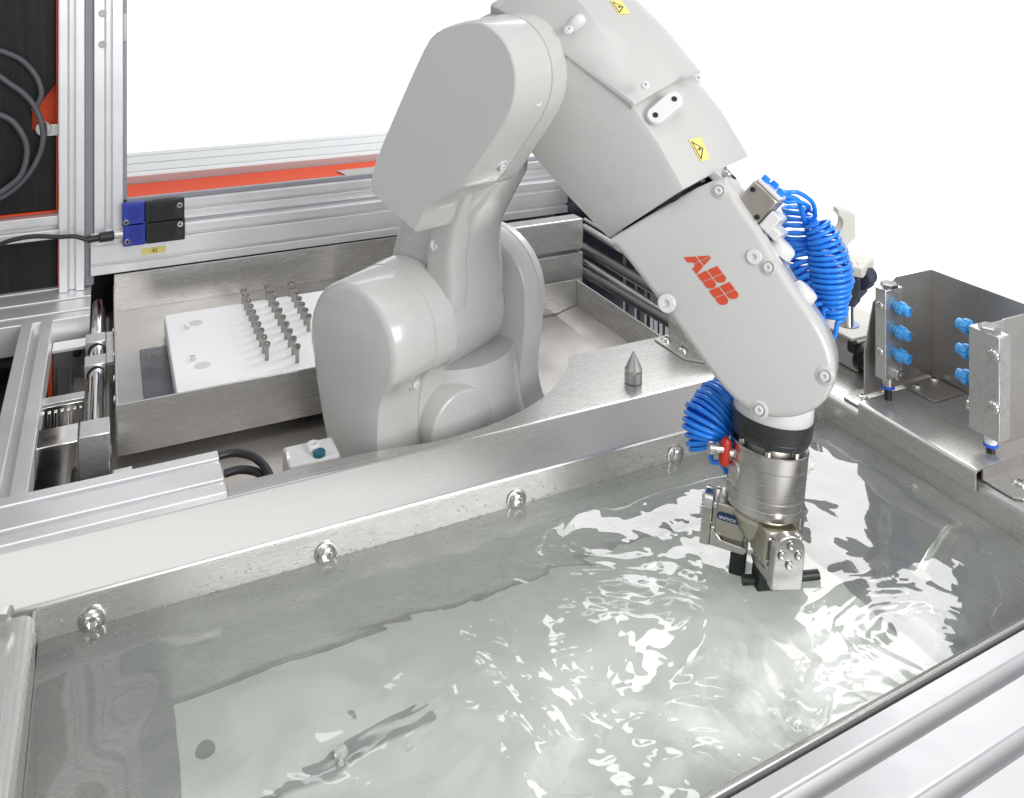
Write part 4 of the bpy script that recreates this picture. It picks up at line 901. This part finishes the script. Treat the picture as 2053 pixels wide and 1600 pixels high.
# angle bracket on the back ledge
ab = thing('angle_bracket', 'folded steel angle bracket bolted to the ledge behind the forearm', 'bracket', (.88, 1.2, .072))
fp = [Zp(*p, .0725) for p in ((1313, 683), (1341, 676), (1412, 722), (1395, 712), (1378, 722))]
A_, B2, C_, = Zp(1312, 683, .0725), Zp(1340, 672, .0725), Zp(1430, 732, .0725); D_ = Zp(1372, 722, .0725)
prism('foot', STEELY, ab, [A_, B2, C_, D_], (0, 0, .0028), .0006)
for u, v in ((1336, 682), (1369, 702)): screw(ab, Zp(u, v, .0755), UP, .0088, 'button', BOLT, 'bolt')
h1 = .10
prism('upright', STEELY, ab, [B2 + UP * .003, C_ + UP * .003, C_ + UP * .02, B2 + UP * h1], Vector((.0025, .001, 0)), .0006)
# conical locating pin
cp_ = Zp(1270, 765, .0725)
tag(one('locating_pin', CHROME, None, lambda bm: add_lathe(bm, cp_, UP, [(0, .0125), (.0015, .0135), (.019, .0135), (.0195, .0130), (.046, .0008), (.0463, .0003)], 14), 20), 'pointed steel locating pin standing on the ledge', 'pin')
# pressure regulators on the right deck
rg = thing('pressure_regulator', 'ivory valve block with two black knobs on the right deck', 'regulator', (1.13, 1.10, .040))
box('base', IVORY, rg, (1.145, 1.105, .0645), (.10, .11, .046), bevel=.002)
box('top_plate', IVORY, rg, (1.145, 1.105, .0915), (.11, .12, .006), bevel=.0015)
cyl('gauge', mat('pale_blue_glass', (.45, .55, .85), 0, .1), rg, Zp(1700, 650, .0947), Zp(1700, 650, .0947) + UP * .0015, .018, 32)
for (u, v, k) in ((1722, 712, 1.0), (1756, 700, .95)):
    c = Zp(u, v, .066); d = Vector((-.35, -1, -.10)).normalized() if False else Vector((.05, -1, -.12)).normalized()
    c = Vector((1.105 if k == 1 else 1.155, 1.048, .068))
    kn = one('knob', BLACK, rg, lambda bm: add_lathe(bm, c, d, [(0, .024 * k), (.010, .024 * k), (.012, .020 * k), (.022, .019 * k), (.0222, .0155 * k), (.046, .0145 * k), (.048, .013 * k)], 24), 30)
    for i in range(8): pass
    cyl('knob_face', mat('grey_face', (.35, .35, .36), 0, .4), kn, c + d * .0481, c + d * .0487, .008, 16, ch=0)
box('yoke', BLACK, rg, (1.13, 1.052, .085), (.10, .014, .02), bevel=.004)
cyl('regulator_post', BOLT, rg, (1.115, 1.15, .094), (1.115, 1.15, .15), .011, 16)
# pneumatic fork holder behind the hoses
fk = thing('fork_holder', 'white fork-shaped holder on a black pneumatic slide, behind the blue hoses', 'holder', Sp(1700, 600, .30))
dF = (Sp(1700, 520, .30) - EYE).dot(_F)
def fpt(u, v, dd=0): return Dp(u, v, dF + dd)
outl = [(1681, 421), (1690, 421), (1716, 431), (1716, 476), (1700, 492), (1706, 524), (1686, 524), (1690, 490), (1680, 468), (1687, 460), (1690, 450), (1689, 440), (1684, 434), (1680, 432)]
prism('fork', IVORY, fk, [fpt(*p) for p in outl], Vector((.012, .022, 0)), .001)
box('cap', IVORY, fk, fpt(1709, 531, .015), (.058, .045, .014), (RN, RR, UP), .002)
for u, v in ((1701, 524), (1716, 530)): screw(fk, fpt(u, v, .0) , UP, .0045, 'button', BOLT, 'bolt')
box('slide', mat('slate_plastic', (.045, .05, .07), 0, .4, var=.1, vscale=40), fk, fpt(1703, 555, .02), (.042, .04, .048), (RN, RR, UP), .002)
box('lower_slide', MATS['slate_plastic'], fk, fpt(1695, 585, .02), (.030, .035, .030), (RN, RR, UP), .002)
one('knob', MATS['slate_plastic'], fk, lambda bm: add_lathe(bm, fpt(1722, 558, .0), RN * .9 - RR * .0 + _R * .5, [(0, .017), (.014, .017), (.015, .0125), (.026, .0125), (.0275, .011)], 12), 30)
for u, v in ((1699, 565), (1703, 593)): screw(fk, fpt(u, v, -.006), -_F, .0035, 'button', BOLT, 'bolt')
cyl('post', BOLT, fk, fpt(1697, 600, .02), fpt(1697, 652, .02), .010, 16)
tag(box('deck_edge_rail', mat('dark_grey_rail', (.20, .20, .21), .6, .4), None, (1.2745, 1.02, .0385), (.009, .62, .014), bevel=.002), 'dark grey edging rail along the far side of the right deck', 'rail')

# ================================================================== left linear drive
ld = thing('linear_drive', 'polished linear drive with steel shaft left of the pin tray', 'drive', (-.02, 1.5, -.06))
cyl('shaft', CHROME, ld, (-.0145, 1.33, .050), (-.0125, 1.845, .050), .0115, 28)
def threaded(bm, p0, p1, r, pitch=.004):
    n = int((Vector(p1) - Vector(p0)).length / pitch); pr = []
    for i in range(n): pr += [(i * pitch, r * .86), (i * pitch + pitch * .5, r)]
    add_lathe(bm, p0, Vector(p1) - Vector(p0), pr, 14)
one('lead_screw', STEELD, ld, lambda bm: threaded(bm, (.0015, 1.33, .022), (.0015, 1.84, .022), .0065), 20)
for y in (1.645, 1.553):
    c_ = box('bearing_block', ALUB, ld, (-.0155, y, .052), (.031, .036, .030), bevel=.001)
    cyl('bore_ring', DARK, c_, (-.0148, y - .0181, .051), (-.0148, y - .0186, .051), .0128, 24, ch=0)
box('carriage_plate', ALUB, ld, (.0060, 1.605, .060), (.012, .125, .008), bevel=.001)
box('carriage_web', STEELD, ld, (.0060, 1.605, .016), (.011, .12, .078), bevel=.001)
box('end_block', ALUB, ld, (-.014, 1.322, .030), (.038, .046, .080), bevel=.0015)
box('polished_block', CHROME, ld, (-.0585, 1.318, .018), (.049, .050, .104), bevel=.001)
box('motor_bracket', BLACK, ld, (-.012, 1.272, -.012), (.062, .052, .055), bevel=.006)
box('motor', mat('charcoal_motor', (.05, .05, .055), .3, .45, var=.1, vscale=40), ld, (-.004, 1.238, -.045), (.075, .05, .05), bevel=.003)
box('bracket_arm', ALUB, ld, (.020, 1.283, .008), (.026, .030, .022), bevel=.002)
cyl('guide_rod', ALUB, ld, (.014, 1.262, -.065), (.014, 1.262, .005), .007, 16)
screw(ld, (.026, 1.255, -.006), (0, -1, .2), .006, 'flat', BOLT, 'bolt'); screw(ld, (-.046, 1.244, -.014), (0, -1, .2), .006, 'flat', BOLT, 'bolt')
rb_ = box('ribbed_plate', CHROME, ld, (-.063, 1.462, .000), (.066, .012, .096), bevel=.0008)
for i in range(8): box('rib', CHROME, rb_, (-.0925 + i * .0084, 1.4545, -.003), (.0046, .005, .088), bevel=.0012)
box('ribbed_top', ALUB, ld, (-.063, 1.468, .0505), (.068, .022, .004), bevel=.0006)
cv = thing('drive_cover', 'grey ribbed cover with an orange edge deep behind the side rail', 'cover', (-.04, 1.72, -.12))
box('panel', mat('slate_cover', (.16, .16, .165), .4, .45), cv, (-.045, 1.70, -.03), (.075, .02, .14), bevel=.001)
for i in range(4): box('rib', MATS['slate_cover'], cv, (-.073 + i * .018, 1.688, -.045), (.006, .006, .10), bevel=.001)
box('top_strip', ALU, cv, (-.045, 1.688, .043), (.075, .035, .006), bevel=.001)
box('edge', ORANGE, cv, (-.086, 1.69, -.04), (.006, .03, .15), bevel=.001)
screw(cv, (-.045, 1.688, .028), (0, -1, 0), .007, 'button', DARK, 'bolt')
# right linear drive, seen behind the forearm
rd = thing('rear_drive', 'dark linear drive with shafts right of the deep tray', 'drive', (.95, 1.45, .0))
DSH = mat('dark_shaft', (.22, .215, .21), .9, .3)  # darker, duller shaft steel than on the left drive
def rsh(nm, m_, u0, v0, u1, v1, x, r):
    a, b = Xp(u0, v0, x), Xp(u1, v1, x); cyl(nm, m_, rd, b, a, r, 18)
rsh('shaft', DSH, 1172, 497, 1330, 590, .93, .011)
one('lead_screw', STEELD, rd, lambda bm: threaded(bm, Xp(1345, 634, .92), Xp(1172, 524, .92), .006), 20)
rsh('shaft', DSH, 1172, 545, 1350, 650, .91, .010)
rsh('rail', STEELD, 1172, 455, 1310, 540, .94, .007)
rsh('rail', STEELD, 1172, 440, 1310, 520, .95, .004)
cb = box('cover_panel', mat('blue_black_panel', (.025, .032, .05), .2, .3), rd, (1.01, 1.50, .06), (.01, .85, .30), bevel=.001)
for i, x in enumerate((.0, .03, .055, .07, .08, .092, .105)): box('cover_rib', mat('silver_slat', (.38, .40, .43), .7, .3), cb, (1.003, 1.60 - x * 1.5, .06), (.006, .006 if i < 3 else .012, .26), bevel=.001)
# black loop hoses in front of the robot foot
for k, (lab_, pts) in enumerate((('upper black cable loop beside the robot foot', [(436, 915), (470, 908), (505, 915), (530, 935), (545, 965)]), ('lower black cable loop beside the robot foot', [(450, 950), (480, 942), (510, 945), (530, 958), (545, 985)]))):
    tag(tube('loop_cable', BLACK, None, spline([Zp(u, v, .055 - .012 * k) for u, v in pts], 8), .0052, 10), lab_, 'cable', 'black cables beside the robot foot')
# rod end at the left tank corner
tag(one('rod_end', CHROME, None, lambda bm: add_lathe(bm, Zp(-40, 1232, .068), Zp(24, 1229, .068) - Zp(-40, 1232, .068), [(0, .006), (.020, .006), (.0205, .0072), (.0275, .0072), (.0285, .006), (.0300, .0045)], 6), 20), 'small hexagonal steel rod end resting at the left tank corner', 'rod')
